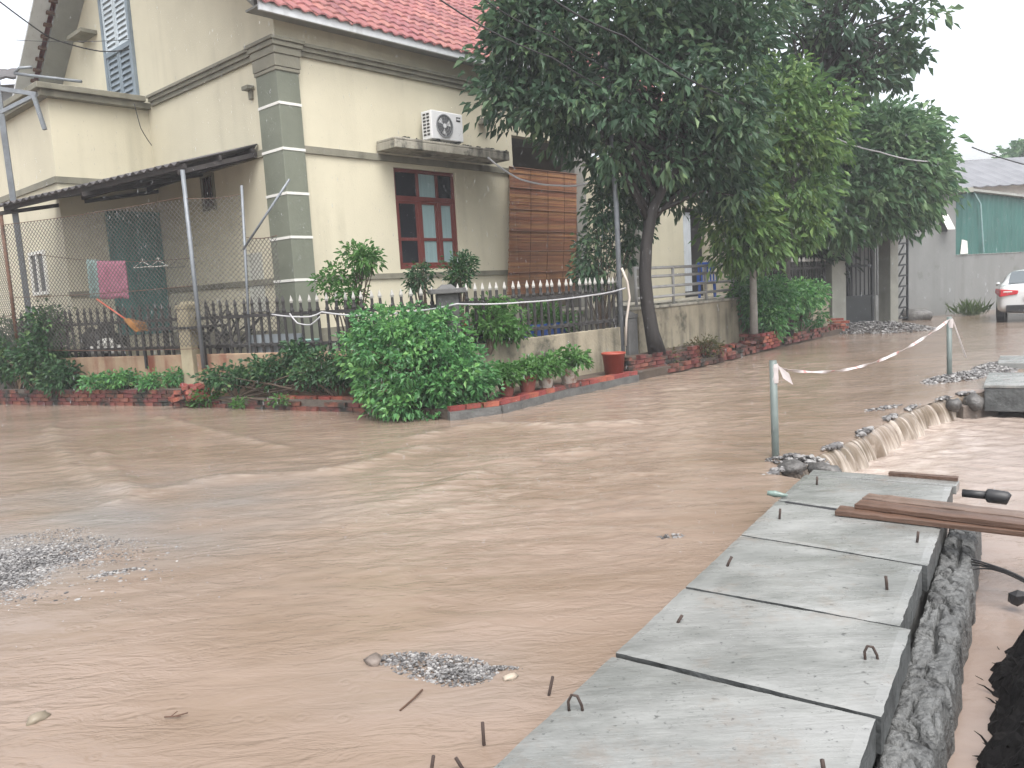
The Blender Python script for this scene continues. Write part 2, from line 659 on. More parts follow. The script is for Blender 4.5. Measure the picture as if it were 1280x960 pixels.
# water curling over the lip
m_fall = water_mat('falling_water', (0.105, 0.082, 0.056), (0.190, 0.148, 0.115), (0.46, 0.41, 0.36), 0.08,
                   [((16, 16, 2), 0.9, 0.8, 0.02, 0.3)], rings=0, fth=(0.36, 0.62))
fu = np.arange(4.66, 9.86, 0.012)
fw = np.interp(fu, [p[0] for p in LIP], [p[1] for p in LIP])
lob = 1.9 * perlin(fu * 1.7, fu * 0, 11) + 1.2 * perlin(fu * 4.1, fu * 0 + 3, 12)
fine = .7 * perlin(fu * 9, fu * 0 + 5, 13) + .5 * perlin(fu * 27, fu * 0 + 7, 14) + .5 * perlin(fu * 60, fu * 0 + 7, 18)
S = np.linspace(0, 1, 19)
rows, fo = [], []
for s in S:
    k = max(0.0, (s - 0.25) / 0.75)
    out = -0.28 + 0.26 * min(1, s / 0.25) + (0.17 + 0.07 * lob) * k ** 0.8
    z = -0.085 + 0.056 * min(1, s / 0.25) - 0.275 * k ** 1.9 + (0.018 * lob + 0.010 * fine) * math.sin(math.pi * k) + 0.012 * lob * k + 0.010 * fine * min(1, k * 3)
    z = np.where(s > 0.98, -0.31, z) + 0 * fu
    gap = sstep(.18, .38, -(perlin(fu * 3.7, fu * 0 + 9, 16) + .5 * perlin(fu * 11, fu * 0 + 2, 17)))
    z = z - 0.10 * gap * math.sin(math.pi * min(1, k * 1.4))
    wv = fw + out + 0.030 * fine * k - 0.09 * gap * k
    uu = fu + 0.10 * s
    rows.append(np.stack([DO[0] + DU[0] * uu + DW[0] * wv, DO[1] + DU[1] * uu + DW[1] * wv, z + 0 * uu], -1))
    fo.append(np.clip(0.15 + 2.2 * np.clip(fine, -.1, 1) * min(1, k * 4) + 2.2 * max(0, k - 0.62) + 0 * uu, 0, 1))
Pf = np.stack(rows, 0)
ns, nf = Pf.shape[:2]
idx = np.arange(ns * nf).reshape(ns, nf)
q = np.stack([idx[:-1, :-1], idx[:-1, 1:], idx[1:, 1:], idx[1:, :-1]], -1).reshape(-1, 4)
fall = npmesh('waterfall', Pf, q[:, ::-1], m_fall)
at = fall.data.attributes.new('foam', 'FLOAT', 'POINT')
at.data.foreach_set('value', np.stack(fo, 0).ravel().astype(np.float32))
struct(fall)

# bed of broken concrete under the lip, and the drain's side walls under the covers
m_conc_dark = mat('dark_wet_concrete', (0.11, 0.11, 0.105), 0.6, 0.35, 6, bump=0.6, bscale=30)
g = MB()
pts = [(u, wv) for u, wv in LIP]
for (u0, w0), (u1, w1) in zip(pts[:-1], pts[1:]):
    a0, a1, b0, b1 = dr(u0, w0 - 0.9), dr(u1, w1 - 0.9), dr(u0, w0 - 0.02), dr(u1, w1 - 0.02)
    g.prism([a0[:2], b0[:2], b1[:2], a1[:2]], -0.8, -0.075)
struct(g.build('road_edge', m_conc_dark))
g = MB()
for wv0, wv1, u1 in ((0.02, 0.14, 4.45), (0.84, 0.945, 4.10)):
    g.prism([dr(-6, wv0)[:2], dr(-6, wv1)[:2], dr(u1, wv1)[:2], dr(u1, wv0)[:2]], -0.85, -0.005)
struct(g.build('drain_channel', m_conc_dark))

# ------------------------------------------------------------------ verge behind the kerb, raised yard behind the fence
KERB_L = [(-14.5, 17.5), (-9.93, 15.43), (-5.56, 13.43), (-3.45, 12.14), (-2.09, 11.37), (-1.25, 10.55)]
KERB_R = [(-0.85, 10.2), (-0.2, 10.5), (0.7, 11.73), (2.05, 13.22)]
FENCE_L = [(-14.5, 17.95), (-9.2, 15.4), (-5.45, 13.75), (-0.8, 11.35)]
FENCE_R = [(-0.8, 11.35), (2.2, 14.55), (5.05, 17.9), (8.9, 22.1)]
verge_poly = KERB_L + KERB_R + [(2.7, 13.9), (4.2, 15.6), (5.69, 17.59), (8.9, 21.2), (9.3, 22.2)] + FENCE_R[::-1] + FENCE_L[::-1][1:]
g = MB()
g.prism(verge_poly, -0.8, 0.13)
struct(g.build('verge', m_soil))
g = MB()
g.prism([(x, y) for x, y in FENCE_L + FENCE_R[1:]] + [(9.5, 40), (-30, 40), (-30, 24)], -0.8, 0.62)
struct(g.build('yard', m_yard))

# ------------------------------------------------------------------ masonry pieces
m_brick = mat('red_brick', (0.16, 0.045, 0.034), 0.6, 0.35, 9, bump=0.6, island=0.22, moss=((0.022, 0.024, 0.018), 2.4, 0.46))
m_brick2 = mat('fresh_red_brick', (0.27, 0.065, 0.045), 0.55, 0.3, 9, bump=0.5, island=0.22, moss=((0.04, 0.035, 0.028), 3.2, 0.52))
m_mortar = mat('old_mortar', (0.13, 0.11, 0.09), 0.85, 0.3, 12, bump=0.5)

def brick_mesh(m, l=0.215, wd=0.10, h=0.06, seed=0):
    rr = random.Random(seed)
    b = MB()
    b.box(-l / 2, l / 2, -wd / 2, wd / 2, 0, h)
    b.v = [(x + rr.uniform(-.006, .006), y + rr.uniform(-.006, .006), z + rr.uniform(-.004, .004)) for x, y, z in b.v]
    return b.mesh('brick', m)
BR = [brick_mesh(m_brick, seed=i) for i in range(4)]
BR2 = [brick_mesh(m_brick2, seed=i + 9) for i in range(4)]

def walk(pts, step):
    """points and headings along a polyline at equal steps"""
    out = []
    for (x0, y0), (x1, y1) in zip(pts[:-1], pts[1:]):
        L = math.hypot(x1 - x0, y1 - y0)
        n = max(1, int(round(L / step)))
        for i in range(n):
            t = (i + 0.5) / n
            out.append((x0 + (x1 - x0) * t, y0 + (y1 - y0) * t, math.atan2(y1 - y0, x1 - x0), L / n))
    return out

def brick_courses(parent, pts, z0, courses, meshes, jit=0.006, skip=0.0, wd=0.10, step=0.232, ch=0.072, top_skip=0.0):
    for c in range(courses):
        for i, (x, y, a, L) in enumerate(walk(pts, step)):
            if random.random() < (top_skip if c == courses - 1 else skip):
                continue
            off = (L * 0.5 if c % 2 else 0)
            x2, y2 = x + math.cos(a) * off + random.uniform(-jit, jit), y + math.sin(a) * off + random.uniform(-jit, jit)
            inst(random.choice(meshes), 'brick', parent, (x2, y2, z0 + c * ch), (random.uniform(-.02, .02), random.uniform(-.02, .02), a + random.uniform(-.03, .03)))

# left kerb: four courses of mossy brick, then lower broken brick toward the corner
k = thing('brick_kerb', 'mossy low red brick kerb along the water at far left', 'kerb')
g = MB()
for (x0, y0), (x1, y1) in zip(KERB_L[0:2], KERB_L[1:3]):
    g.bar((x0, y0 + 0.03, 0.13), (x1, y1 + 0.03, 0.13), 0.07, 0.31)
g.build('mortar', m_mortar, k)
brick_courses(k, [(-10.6, 15.73), (-9.93, 15.43), (-5.3, 13.27)], 0.0, 4, BR, top_skip=0.12)
k2 = thing('brick_kerb', 'broken low brick edging with flat red top in front of the dark shrub row', 'kerb')
g = MB()
for (x0, y0), (x1, y1) in zip(KERB_L[2:], KERB_L[3:]):
    g.bar((x0, y0 + 0.05, 0.06), (x1, y1 + 0.05, 0.06), 0.12, 0.2)
g.build('mortar', m_mortar, k2)
brick_courses(k2, [(-5.2, 13.2), (-3.45, 12.14), (-2.09, 11.37), (-1.3, 10.6)], 0.0, 2, BR, jit=0.02, top_skip=0.3)
brick_courses(k2, [(-3.6, 12.35), (-3.3, 12.15), (-2.09, 11.5), (-1.5, 10.95)], 0.145, 1, BR2, jit=0.02, top_skip=0.12)
# right kerb: bricks laid flat on a dark concrete footing
k3 = thing('brick_kerb', 'flat red brick edging on a dark concrete footing under the flower pots', 'kerb')
g = MB()
for (x0, y0), (x1, y1) in zip(KERB_R[:], KERB_R[1:]):
    g.bar((x0, y0, 0.0), (x1, y1, 0.0), 0.16, 0.22)
g.build('footing', m_conc_dark, k3)
brick_courses(k3, KERB_R, 0.112, 1, BR2, jit=0.008, step=0.225)
brick_courses(k3, [(-0.3, 10.62), (0.58, 11.83), (1.95, 13.32)], 0.10, 1, BR2, jit=0.01, step=0.225, top_skip=0.1)

# tumbled brick heap by the fence post
hp = thing('brick_heap', 'heap of tumbled red bricks below the square beige fence post', 'brick pile')
c0 = (-5.279, 13.200, 0.513)
for i in range(34):
    lay = i // 12
    r = 0.34 - 0.09 * lay
    inst(random.choice(BR2), 'brick', hp, (c0[0] + random.uniform(-r, r), c0[1] + random.uniform(-r * .6, r * .6), 0.13 + lay * 0.075 + random.uniform(0, .03)),
         (random.uniform(-.35, .35), random.uniform(-.35, .35), random.uniform(0, 3.1)))
m_slab_old = mat('old_dark_slab', (0.16, 0.13, 0.11), 0.55, 0.35, 5, bump=0.5)
for i, (px, rot, lab) in enumerate((((-4.819, 13.777, 0.160), 0.2, 'broken dark paving piece lying on the brick edging, larger and lower'), ((-4.669, 13.697, 0.300), 0.05, 'thin broken dark paving piece lying on top of the larger one'))):
    g = MB()
    pl = [(-.3, -.12), (.02, -.17), (.3, -.11), (.27, .12), (-.05, .16), (-.28, .1)]
    g.prism(pl, 0, 0.05)
    o = g.build('paving_piece', m_slab_old, None, bevel=0.006)
    o.location = (px[0], px[1], 0.13 + 0.075 * i)
    o.rotation_euler = (0.06, 0.05 * (1 - i), rot)
    tag(o, lab, 'paving piece')

# brick planter at the foot of the trees, and further brick edging towards the gate
pl = thing('brick_planter', 'dark mossy brick planter round the foot of the leaning trunk', 'planter')
pa, pb, pc = (1.95, 13.55), (2.95, 14.45), (3.9, 15.6)
brick_courses(pl, [pa, pb, pc], 0.10, 4, BR, top_skip=0.25)
brick_courses(pl, [(1.55, 13.95), pa], 0.10, 4, BR)
g = MB()
g.prism([(1.6, 14.0), (1.98, 13.62), (2.9, 14.52), (3.8, 15.65), (3.4, 15.9), (2.3, 14.6)], 0.0, 0.34)
g.build('soil', m_soil, pl)
k4 = thing('brick_edging', 'ruined brick edging with fallen bricks beyond the planter', 'brick edging')
brick_courses(k4, [(2.75, 13.95), (4.1, 15.45), (5.4, 17.2)], 0.03, 2, BR, jit=0.03, top_skip=0.45)
for i in range(40):
    t = random.random()
    inst(random.choice(BR + BR2[:1]), 'brick', k4, (3.4 + 2.2 * t + random.uniform(-.1, .3), 15.2 + 2.6 * t + random.uniform(-.1, .3), 0.14 + random.uniform(0, .06)),
         (random.uniform(-.3, .3), random.uniform(-.3, .3), random.uniform(0, 3.1)))
k5 = thing('brick_edging', 'small square of stacked bricks behind the near striped tape post', 'brick edging')
brick_courses(k5, [(5.35, 17.05), (6.0, 17.85)], 0.05, 5, BR2, jit=0.012)
brick_courses(k5, [(5.0, 17.35), (5.35, 17.05)], 0.05, 5, BR)
k6 = thing('brick_edging', 'dark brick edging under the bushes just before the gate', 'brick edging')
brick_courses(k6, [(6.2, 18.1), (7.4, 19.5), (8.75, 21.2)], 0.05, 3, BR, jit=0.02, top_skip=0.3)
brick_courses(k6, [(8.5, 21.3), (8.85, 21.1)], 0.05, 5, BR2, jit=0.02)

# ------------------------------------------------------------------ the house; local x runs along the street front, y along the gable side
m_wall = mat('cream_plaster', (0.645, 0.60, 0.455), 0.85, 0.06, 0.7, bump=0.12, bscale=35, streak=((0.42, 0.39, 0.29), 0.34, 3.2, 0.48))
m_trim = mat('grey_green_trim', (0.225, 0.215, 0.165), 0.8, 0.15, 2.0, bump=0.2, bscale=30, streak=((0.10, 0.095, 0.07), 0.6, 4, 0.45))
m_pillar = mat('olive_grey_paint', (0.175, 0.19, 0.145), 0.75, 0.12, 1.2, bump=0.15, bscale=30, streak=((0.11, 0.12, 0.085), 0.5, 3, 0.5))
m_white = mat('white_paint', (0.78, 0.77, 0.72), 0.7, 0.08, 4)
m_conc = mat('stained_concrete', (0.36, 0.34, 0.28), 0.85, 0.2, 3, bump=0.4, bscale=25, streak=((0.05, 0.05, 0.04), 0.85, 6, 0.42), moss=((0.035, 0.034, 0.028), 2.6, 0.56))
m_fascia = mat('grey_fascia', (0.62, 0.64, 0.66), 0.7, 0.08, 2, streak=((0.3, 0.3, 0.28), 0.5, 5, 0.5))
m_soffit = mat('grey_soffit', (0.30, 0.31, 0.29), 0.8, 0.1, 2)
m_tile = mat('red_roof_tile', (0.27, 0.088, 0.082), 0.5, 0.2, 1.4, island=0.2, moss=((0.12, 0.055, 0.05), 1.6, 0.6), streak=((0.30, 0.09, 0.07), 0.4, 2, 0.5))
m_frame = mat('red_brown_wood', (0.145, 0.030, 0.024), 0.45, 0.2, 5, stretch=(1, 1, 0.1))
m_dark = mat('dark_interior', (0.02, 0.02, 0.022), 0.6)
m_green_door = mat('green_door_paint', (0.04, 0.175, 0.165), 0.55, 0.2, 4)
m_glass = mat('dark_window_glass', (0.012, 0.013, 0.018), 0.12, 0.1, 1)
m_curtain = mat('pale_teal_curtain_glass', (0.26, 0.37, 0.38), 0.35, 0.12, 2, stretch=(9, 9, 0.4))
m_shut1 = mat('pale_blue_shutter', (0.55, 0.62, 0.66), 0.6, 0.1, 3)
m_shut2 = mat('blue_grey_shutter', (0.22, 0.27, 0.31), 0.6, 0.15, 3)
m_rust = mat('rusty_steel', (0.10, 0.05, 0.03), 0.8, 0.4, 8)
m_galv = mat('galvanised_steel', (0.20, 0.22, 0.24), 0.5, 0.2, 5, metal=0.2)

HY = R(47.6)
house = thing('house', 'cream plastered house with red tiled roof and olive corner pillar', 'house', (-3.58, 13.80, 0.0), HY)

ZB, ZC, ZE = 0.45, 5.82, 6.25
SL, YR = 0.8, 5.0                      # roof slope and ridge line
ZR = ZE + SL * (YR + 0.5)
def roofz(y):
    return ZE + SL * (y + 0.5) if y < YR else ZR - SL * (y - YR)

# walls: street front with a window hole, gable side with an attic hole
g = MB()
W0, W1, V0, V1 = 2.33, 3.95, 2.14, 4.06
T = 0.22
g.box(0, W0, 0, T, ZB, ZE + 0.35); g.box(W1, 5.75, 0, T, ZB, ZE + 0.35)
g.box(W0, W1, 0, T, ZB, V0); g.box(W0, W1, 0, T, V1, ZE + 0.35)
g.build('wall', m_wall, house)
g = MB()
prof = [(0, 0.22, ZB), (0, 10.6, ZB), (0, 10.6, roofz(10.6) - .12), (0, YR, ZR - .12), (0, 0.22, roofz(0.22) - .12)]
g.extrude(prof, (T, 0, 0))
g.build('wall', m_wall, house)
# annex
AX, AY0 = -1.9, 4.86
g = MB()
g.box(AX, 0.0, AY0, 10.2, ZB, 5.72)
g.build('annex_wall', m_wall, house)
g = MB()
g.box(AX - 0.16, -0.003, AY0 - 0.16, 10.4, 5.72, 5.84)
g.box(AX - 0.24, -0.125, AY0 - 0.24, 10.4, 5.84, 5.95)
g.build('annex_cornice', m_trim, house, bevel=0.012)
g = MB()
g.box(AX - 0.03, -0.09, AY0 - 0.035, AY0 + 0.0, 4.15, 4.27)
g.build('string_course', m_trim, house)
g = MB(); g.box(AX - 0.04, AX, AY0 + 0.001, 10.2, 4.15, 4.27); g.build('string_course', m_trim, house)
g = MB(); g.box(AX - 0.03, -1.05, AY0 - 0.035, AY0, 1.98, 2.08)
g.build('string_course', m_trim, house)
# cornice along both walls
g = MB()
for dz0, dz1, pr in ((5.75, 5.83, 0.05), (5.83, 5.90, 0.09), (5.90, 5.95, 0.13)):
    g.box(0.4, 7.9, -pr, -0.001, dz0, dz1)
g.build('cornice', m_trim, house)
g = MB()
for dz0, dz1, pr in ((5.75, 5.83, 0.05), (5.83, 5.90, 0.09), (5.90, 5.95, 0.13)):
    g.box(-pr, -0.001, 0.6, AY0 - 0.25, dz0, dz1)
g.build('cornice', m_trim, house)
# string courses
g = MB()
g.box(0.36, 5.75, -0.04, -0.001, 4.15, 4.27)
g.build('string_course', m_trim, house)
g = MB(); g.box(-0.04, -0.001, 0.57, AY0 - 0.04, 4.15, 4.27)
g.build('string_course', m_trim, house)
g = MB()
g.box(0.36, 5.75, -0.035, -0.001, 1.97, 2.07)
g.build('string_course', m_trim, house)
g = MB(); g.box(-0.035, -0.001, 0.57, AY0 - 0.1, 1.97, 2.07)
g.build('string_course', m_trim, house)
# plinth
g = MB()
g.box(0.36, 5.75, -0.05, -0.001, ZB, 1.15); g.build('plinth', m_trim, house)
g = MB(); g.box(-0.05, -0.001, 0.57, AY0 - 0.04, ZB, 1.15)
g.build('plinth', m_trim, house)
# corner pillar with white bands
g = MB()
PX, PY = 0.35, 0.56
g.box(-0.08, PX, -0.08, PY, ZB, 5.50)
pil = g.build('corner_pillar', m_pillar, house, bevel=0.01)
g = MB()
g.box(-0.10, PX + 0.02, -0.10, PY + 0.02, 5.44, 5.50 - 0.003); g.box(-0.11, PX + 0.03, -0.11, PY + 0.03, 5.503, 5.70)
g.box(-0.13, PX + 0.05, -0.13, PY + 0.05, 5.702, 5.82); g.box(-0.16, PX + 0.08, -0.16, PY + 0.08, 5.822, 5.90); g.box(-0.19, PX + 0.11, -0.19, PY + 0.11, 5.902, 5.96)
g.build('capital', m_trim, pil, bevel=0.008)
for z in (4.92, 4.18, 3.45, 2.72, 2.0):
    g = MB()
    g.box(-0.088, PX + 0.006, -0.088, PY + 0.006, z - 0.022, z + 0.022)
    g.build('white_band', m_white, pil)
# roof: fascia, soffit, rake boards, tiles
g = MB()
g.box(-0.5, 12.5, -0.41, -0.36, ZE - 0.04, ZE + 0.115)
g.build('eave_fascia', m_fascia, house, bevel=0.006)
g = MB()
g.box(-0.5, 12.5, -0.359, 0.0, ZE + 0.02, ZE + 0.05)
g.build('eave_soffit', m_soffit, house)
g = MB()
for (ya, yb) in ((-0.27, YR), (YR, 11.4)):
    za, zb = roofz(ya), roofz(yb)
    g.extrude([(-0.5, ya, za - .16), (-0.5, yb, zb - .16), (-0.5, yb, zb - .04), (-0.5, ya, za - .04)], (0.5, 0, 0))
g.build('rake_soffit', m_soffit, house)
g = MB()
for (ya, yb) in ((-0.36, YR), (YR, 11.5)):
    za, zb = roofz(ya), roofz(yb)
    g.extrude([(-0.60, ya, za - .03), (-0.60, yb, zb - .03), (-0.60, yb, zb + .04), (-0.60, ya, za + .04)], (-0.34, 0, 0))
g.build('rake_fascia', m_fascia, house)
b = MB(); b.box(-.08, .08, -.045, .045, -.10, -.035)
ME_END = b.mesh('rake_tile_end', m_rust)
for i in range(26):
    y = 11.2 - i * 0.24
    inst(ME_END, 'rake_tile_end', house, (-0.58, y, roofz(y)))
# pantiles: one wavy, stepped surface per slope (each tile about 0.24 m wide, below ten pixels)
def tiles(sign):
    tw, th = 0.24, 0.30
    L = (YR + 0.5) / math.cos(math.atan(SL)) + 0.15
    nrow, ncol = int(L / th), int(13.2 / tw)
    vs, qs = [], []
    prof = [(0, 0.012), (0.25, 0.040), (0.5, 0.045), (0.75, 0.012), (0.9, 0.0)]
    cs, sn = math.cos(math.atan(SL)), math.sin(math.atan(SL))
    for r in range(nrow):
        for c in range(ncol):
            x0 = -0.62 + c * tw
            b = len(vs)
            j = random.uniform(-.006, .006)
            for e, lift in ((r * th - 0.04, 0.035), ((r + 1) * th, 0.004)):
                for px, pz in prof + [(1.0, 0.006)]:
                    n = pz + lift + j
                    yy = -0.38 + e * cs - n * sn
                    zz = roofz(-0.38) + 0.0 + e * sn + n * cs
                    if sign < 0:
                        yy = 2 * YR - yy
                    vs.append((x0 + px * tw, yy, zz))
            for k in range(5):
                qs.append((b + k, b + k + 1, b + k + 7, b + k + 6))
            b2 = len(vs)       # the tile's thick front edge
            for k in range(6):
                v = vs[b + k]
                vs.append((v[0], v[1], v[2] - 0.028))
            for k in range(5):
                qs.append((b2 + k, b2 + k + 1, b + k + 1, b + k))
    return vs, qs
for sgn in (1, -1):
    v, q = tiles(sgn)
    o = npmesh('roof_tiles', v, q, m_tile, smooth=False)
    o.parent = house
    stuff(o)
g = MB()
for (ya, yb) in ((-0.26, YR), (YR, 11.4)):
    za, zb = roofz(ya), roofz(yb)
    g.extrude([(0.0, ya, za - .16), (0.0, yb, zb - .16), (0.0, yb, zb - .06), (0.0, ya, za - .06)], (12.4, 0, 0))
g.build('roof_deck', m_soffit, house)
g = MB()
g.tube([(-0.6, YR, ZR + 0.02), (12.4, YR, ZR + 0.02)], 0.13, 8)
g.build('ridge_tile', m_tile, house)

# front window: red-brown frame, three columns of panes
win = MB()
FD = 0.055
win.box(W0, W0 + .07, 0.05, 0.13, V0, V1); win.box(W1 - .07, W1, 0.05, 0.13, V0, V1)
win.box(W0 + .07, W1 - .07, 0.05, 0.13, V0, V0 + .07); win.box(W0 + .07, W1 - .07, 0.05, 0.13, V1 - .07, V1)
ZT = 3.50
win.box(W0 + .07, W1 - .07, 0.045, 0.13, ZT - .045, ZT + .045)
cols = [(W0 + .07, W0 + .60), (W0 + .66, W0 + 1.11), (W0 + 1.17, W1 - .07)]
for x in (W0 + .60, W0 + 1.11):
    win.box(x, x + .06, 0.047, 0.128, V0 + .07, ZT - .045); win.box(x, x + .06, 0.047, 0.128, ZT + .045, V1 - .07)
wo_ = win.build('window', m_frame, house, bevel=0.006)
for i, (x0, x1) in enumerate(cols):
    for z0, z1 in ((ZT + .045, V1 - .07), (V0 + .07, ZT - .045)):
        low = z1 < ZT
        if low:
            zm = V0 + 0.58
            s = MB()
            s.box(x0, x0 + .055, 0.06, 0.11, z0, z1); s.box(x1 - .055, x1, 0.06, 0.11, z0, z1)
            s.box(x0 + .055, x1 - .055, 0.06, 0.11, z0, z0 + .055); s.box(x0 + .055, x1 - .055, 0.06, 0.11, z1 - .055, z1)
            s.box(x0 + .055, x1 - .055, 0.06, 0.11, zm - .03, zm + .03)
            s.build('sash', m_frame, wo_, bevel=0.004)
            for a, b in ((z0 + .055, zm - .03), (zm + .03, z1 - .055)):
                s = MB(); s.box(x0 + .055, x1 - .055, 0.08, 0.09, a, b)
                s.build('pane', m_glass if i == 0 else m_curtain, wo_)
        else:
            s = MB(); s.box(x0, x1, 0.08, 0.09, z0, z1)
            s.build('pane', m_curtain if i == 1 else m_glass, wo_)
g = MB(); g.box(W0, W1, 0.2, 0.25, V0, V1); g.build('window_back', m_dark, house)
# concrete hood over the window
g = MB()
g.box(1.93, 4.98, -0.60, -0.041, 4.30, 4.44)
g.box(1.93, 4.98, -0.60, -0.53, 4.441, 4.49); g.box(1.93, 2.0, -0.529, -0.041, 4.441, 4.49); g.box(4.91, 4.98, -0.529, -0.041, 4.441, 4.49)
hood = g.build('window_hood', m_conc, house, bevel=0.012)
g = MB()
for i in range(60):
    x, y = random.uniform(1.95, 4.95), random.choice([-0.56, -0.56, random.uniform(-.5, -.1)])
    g.rock((x, y, 4.50), (random.uniform(.02, .06), random.uniform(.02, .04), random.uniform(.01, .025)), i, 0)
g.build('moss', mat('black_moss', (0.03, 0.03, 0.022), 0.9), hood)
# small lamp bracket on the wall
g = MB()
g.box(4.70, 4.95, -0.16, -0.001, 5.10, 5.14); g.box(4.72, 4.93, -0.14, -0.02, 5.141, 5.22)
g.build('wall_lamp', m_conc, house, bevel=0.01)
g = MB()
g.box(-0.14, -0.001, 0.75, 0.95, 5.30, 5.37); g.box(-0.05, -0.001, 0.8, 0.9, 5.15, 5.299)
g.build('wall_bracket', m_trim, house, bevel=0.01)

# little barred vent window on the gable side, and the attic shutters
g = MB()
g.box(-0.035, -0.001, 2.42, 2.92, 3.46, 3.52); g.box(-0.035, -0.001, 2.42, 2.92, 4.08, 4.14)
g.box(-0.035, -0.001, 2.42, 2.48, 3.521, 4.079); g.box(-0.035, -0.001, 2.86, 2.92, 3.521, 4.079)
vw = g.build('vent_window', m_trim, house)
g = MB(); g.box(-0.012, -0.001, 2.48, 2.86, 3.52, 4.08); g.build('pane', m_glass, vw)
for i in range(4):
    g = MB(); g.box(-0.024, -0.014, 2.54 + i * .085, 2.56 + i * .085, 3.52, 4.08); g.build('bar', m_rust, vw)
sh = MB()
Y0, Y1 = 5.25, 6.45
sh.box(-0.07, -0.001, Y0 - .1, Y0, 5.99, 9.2); sh.box(-0.07, -0.001, Y1, Y1 + .1, 5.99, 9.2); sh.box(-0.07, -0.001, Y0, Y1, 7.10, 7.2)
so_ = sh.build('attic_window', m_shut2, house)
for (z0, z1, m_) in ((5.99, 7.09, m_shut2), (7.21, 9.1, m_shut1)):
    for y0, y1 in ((Y0 + .005, (Y0 + Y1) / 2 - .01), ((Y0 + Y1) / 2 + .01, Y1 - .005)):
        s = MB()
        s.box(-0.05, -0.012, y0, y0 + .07, z0, z1); s.box(-0.05, -0.012, y1 - .07, y1, z0, z1)
        n = int((z1 - z0) / 0.11)
        for i in range(n):
            z = z0 + (i + .5) * (z1 - z0) / n
            s.add([(-0.05, y0 + .07, z - .05), (-0.05, y1 - .07, z - .05), (-0.015, y1 - .07, z + .045), (-0.015, y0 + .07, z + .045)], [(0, 1, 2, 3)])
        s.box(-0.011, -0.002, y0, y1, z0, z1)
        s.build('shutter', m_, so_)
g = MB(); g.box(-0.35, -0.001, 6.9, 7.7, 7.74, 7.82); g.build('ledge', m_trim, house)

# green back door in the annex front, small side window in the annex flank
DX0, DX1, DZ0, DZ1 = -1.02, -0.09, 1.15, 3.58
g = MB()
g.box(DX0 - .07, DX0, AY0 - .06, AY0 - .001, DZ0, DZ1 + .07); g.box(DX1, DX1 + .07, AY0 - .06, AY0 - .001, DZ0, DZ1 + .07); g.box(DX0, DX1, AY0 - .06, AY0 - .001, DZ1, DZ1 + .07)
g.box(DX0, DX1, AY0 - .04, AY0 - .001, DZ0, DZ1)
door = g.build('door', m_green_door, house)
for x0, x1 in ((DX0 + .06, -.59), (-.52, DX1 - .06)):
    for z0, z1 in ((1.3, 1.9), (2.0, 2.6), (2.7, 3.45)):
        s = MB(); s.box(x0, x1, AY0 - .055, AY0 - .0405, z0, z1); s.build('door_panel', m_green_door, door, bevel=0.006)
g = MB(); g.tube([(-.6, AY0 - .09, 2.25), (-.6, AY0 - .09, 2.4)], .012, 6); g.bar((-.6, AY0 - .09, 2.26), (-.6, AY0 - .04, 2.26), .012, .012); g.bar((-.6, AY0 - .09, 2.39), (-.6, AY0 - .04, 2.39), .012, .012)
g.build('handle', m_galv, door)
g = MB()
wy0, wy1, wz0, wz1 = 6.0, 6.75, 2.15, 2.9
g.box(AX - .05, AX - .001, wy0 - .07, wy0, wz0 - .07, wz1 + .07); g.box(AX - .05, AX - .001, wy1, wy1 + .07, wz0 - .07, wz1 + .07)
g.box(AX - .05, AX - .001, wy0, wy1, wz0 - .07, wz0); g.box(AX - .05, AX - .001, wy0, wy1, wz1, wz1 + .07); g.box(AX - .05, AX - .001, wy0 + .35, wy0 + .41, wz0, wz1)
aw = g.build('window', m_white, house)
g = MB(); g.box(AX - .015, AX - .001, wy0, wy1, wz0, wz1); g.build('pane', m_glass, aw)
# low-level utility box (pale) near the pillar
g = MB(); g.box(-0.02, -0.001, 1.0, 1.5, 1.5, 2.55); g.build('stain_patch', mat('pale_plaster_patch', (0.5, 0.5, 0.44), 0.85, 0.1, 3), house)

# porch recess with grey columns, then the further cream front
m_col = mat('grey_column', (0.26, 0.255, 0.23), 0.8, 0.12, 2, streak=((0.14, 0.14, 0.12), 0.5, 3, 0.5))
g = MB()
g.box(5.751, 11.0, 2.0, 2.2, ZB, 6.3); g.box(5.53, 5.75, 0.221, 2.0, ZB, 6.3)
g.build('porch_back_wall', mat('porch_recess_shade_brown', (0.13, 0.105, 0.075), 0.8, 0.15, 1.5), house)  # dark brown tint puts the recess's shade into the wall colour
g = MB(); g.box(5.751, 11.0, 0.0, 0.22, 5.0, ZE + .3); g.build('porch_beam', m_wall, house)
g = MB(); g.box(5.751, 11.0, 0.221, 1.99, 5.3, 5.4); g.build('porch_ceiling', m_soffit, house)
g = MB(); g.box(5.3, 17.5, -1.6, 2.0, 0.4, 1.12); g.build('terrace', m_conc, house)
for x in (7.9, 10.6):
    g = MB(); g.box(x, x + .42, -0.06, .36, 1.12, 5.0); g.box(x - .06, x + .48, -0.12, .42, 4.8, 4.999)
    g.build('porch_column', m_col, house, bevel=0.01)
g = MB()
g.box(11.0, 13.0, 0.0, 0.22, ZB, 6.4); g.box(14.6, 17.6, 0.0, 0.22, ZB, 6.4); g.box(13.0, 14.6, 0.0, .22, 3.75, 6.4)
g.build('wall', m_wall, house)
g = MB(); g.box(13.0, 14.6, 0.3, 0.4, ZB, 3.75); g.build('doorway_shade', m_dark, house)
g = MB(); g.box(17.4, 17.6, 0.22, 9.6, ZB, 6.4); g.box(0.3, 17.4, 9.4, 9.6, ZB, 6.4); g.build('wall', m_wall, house)

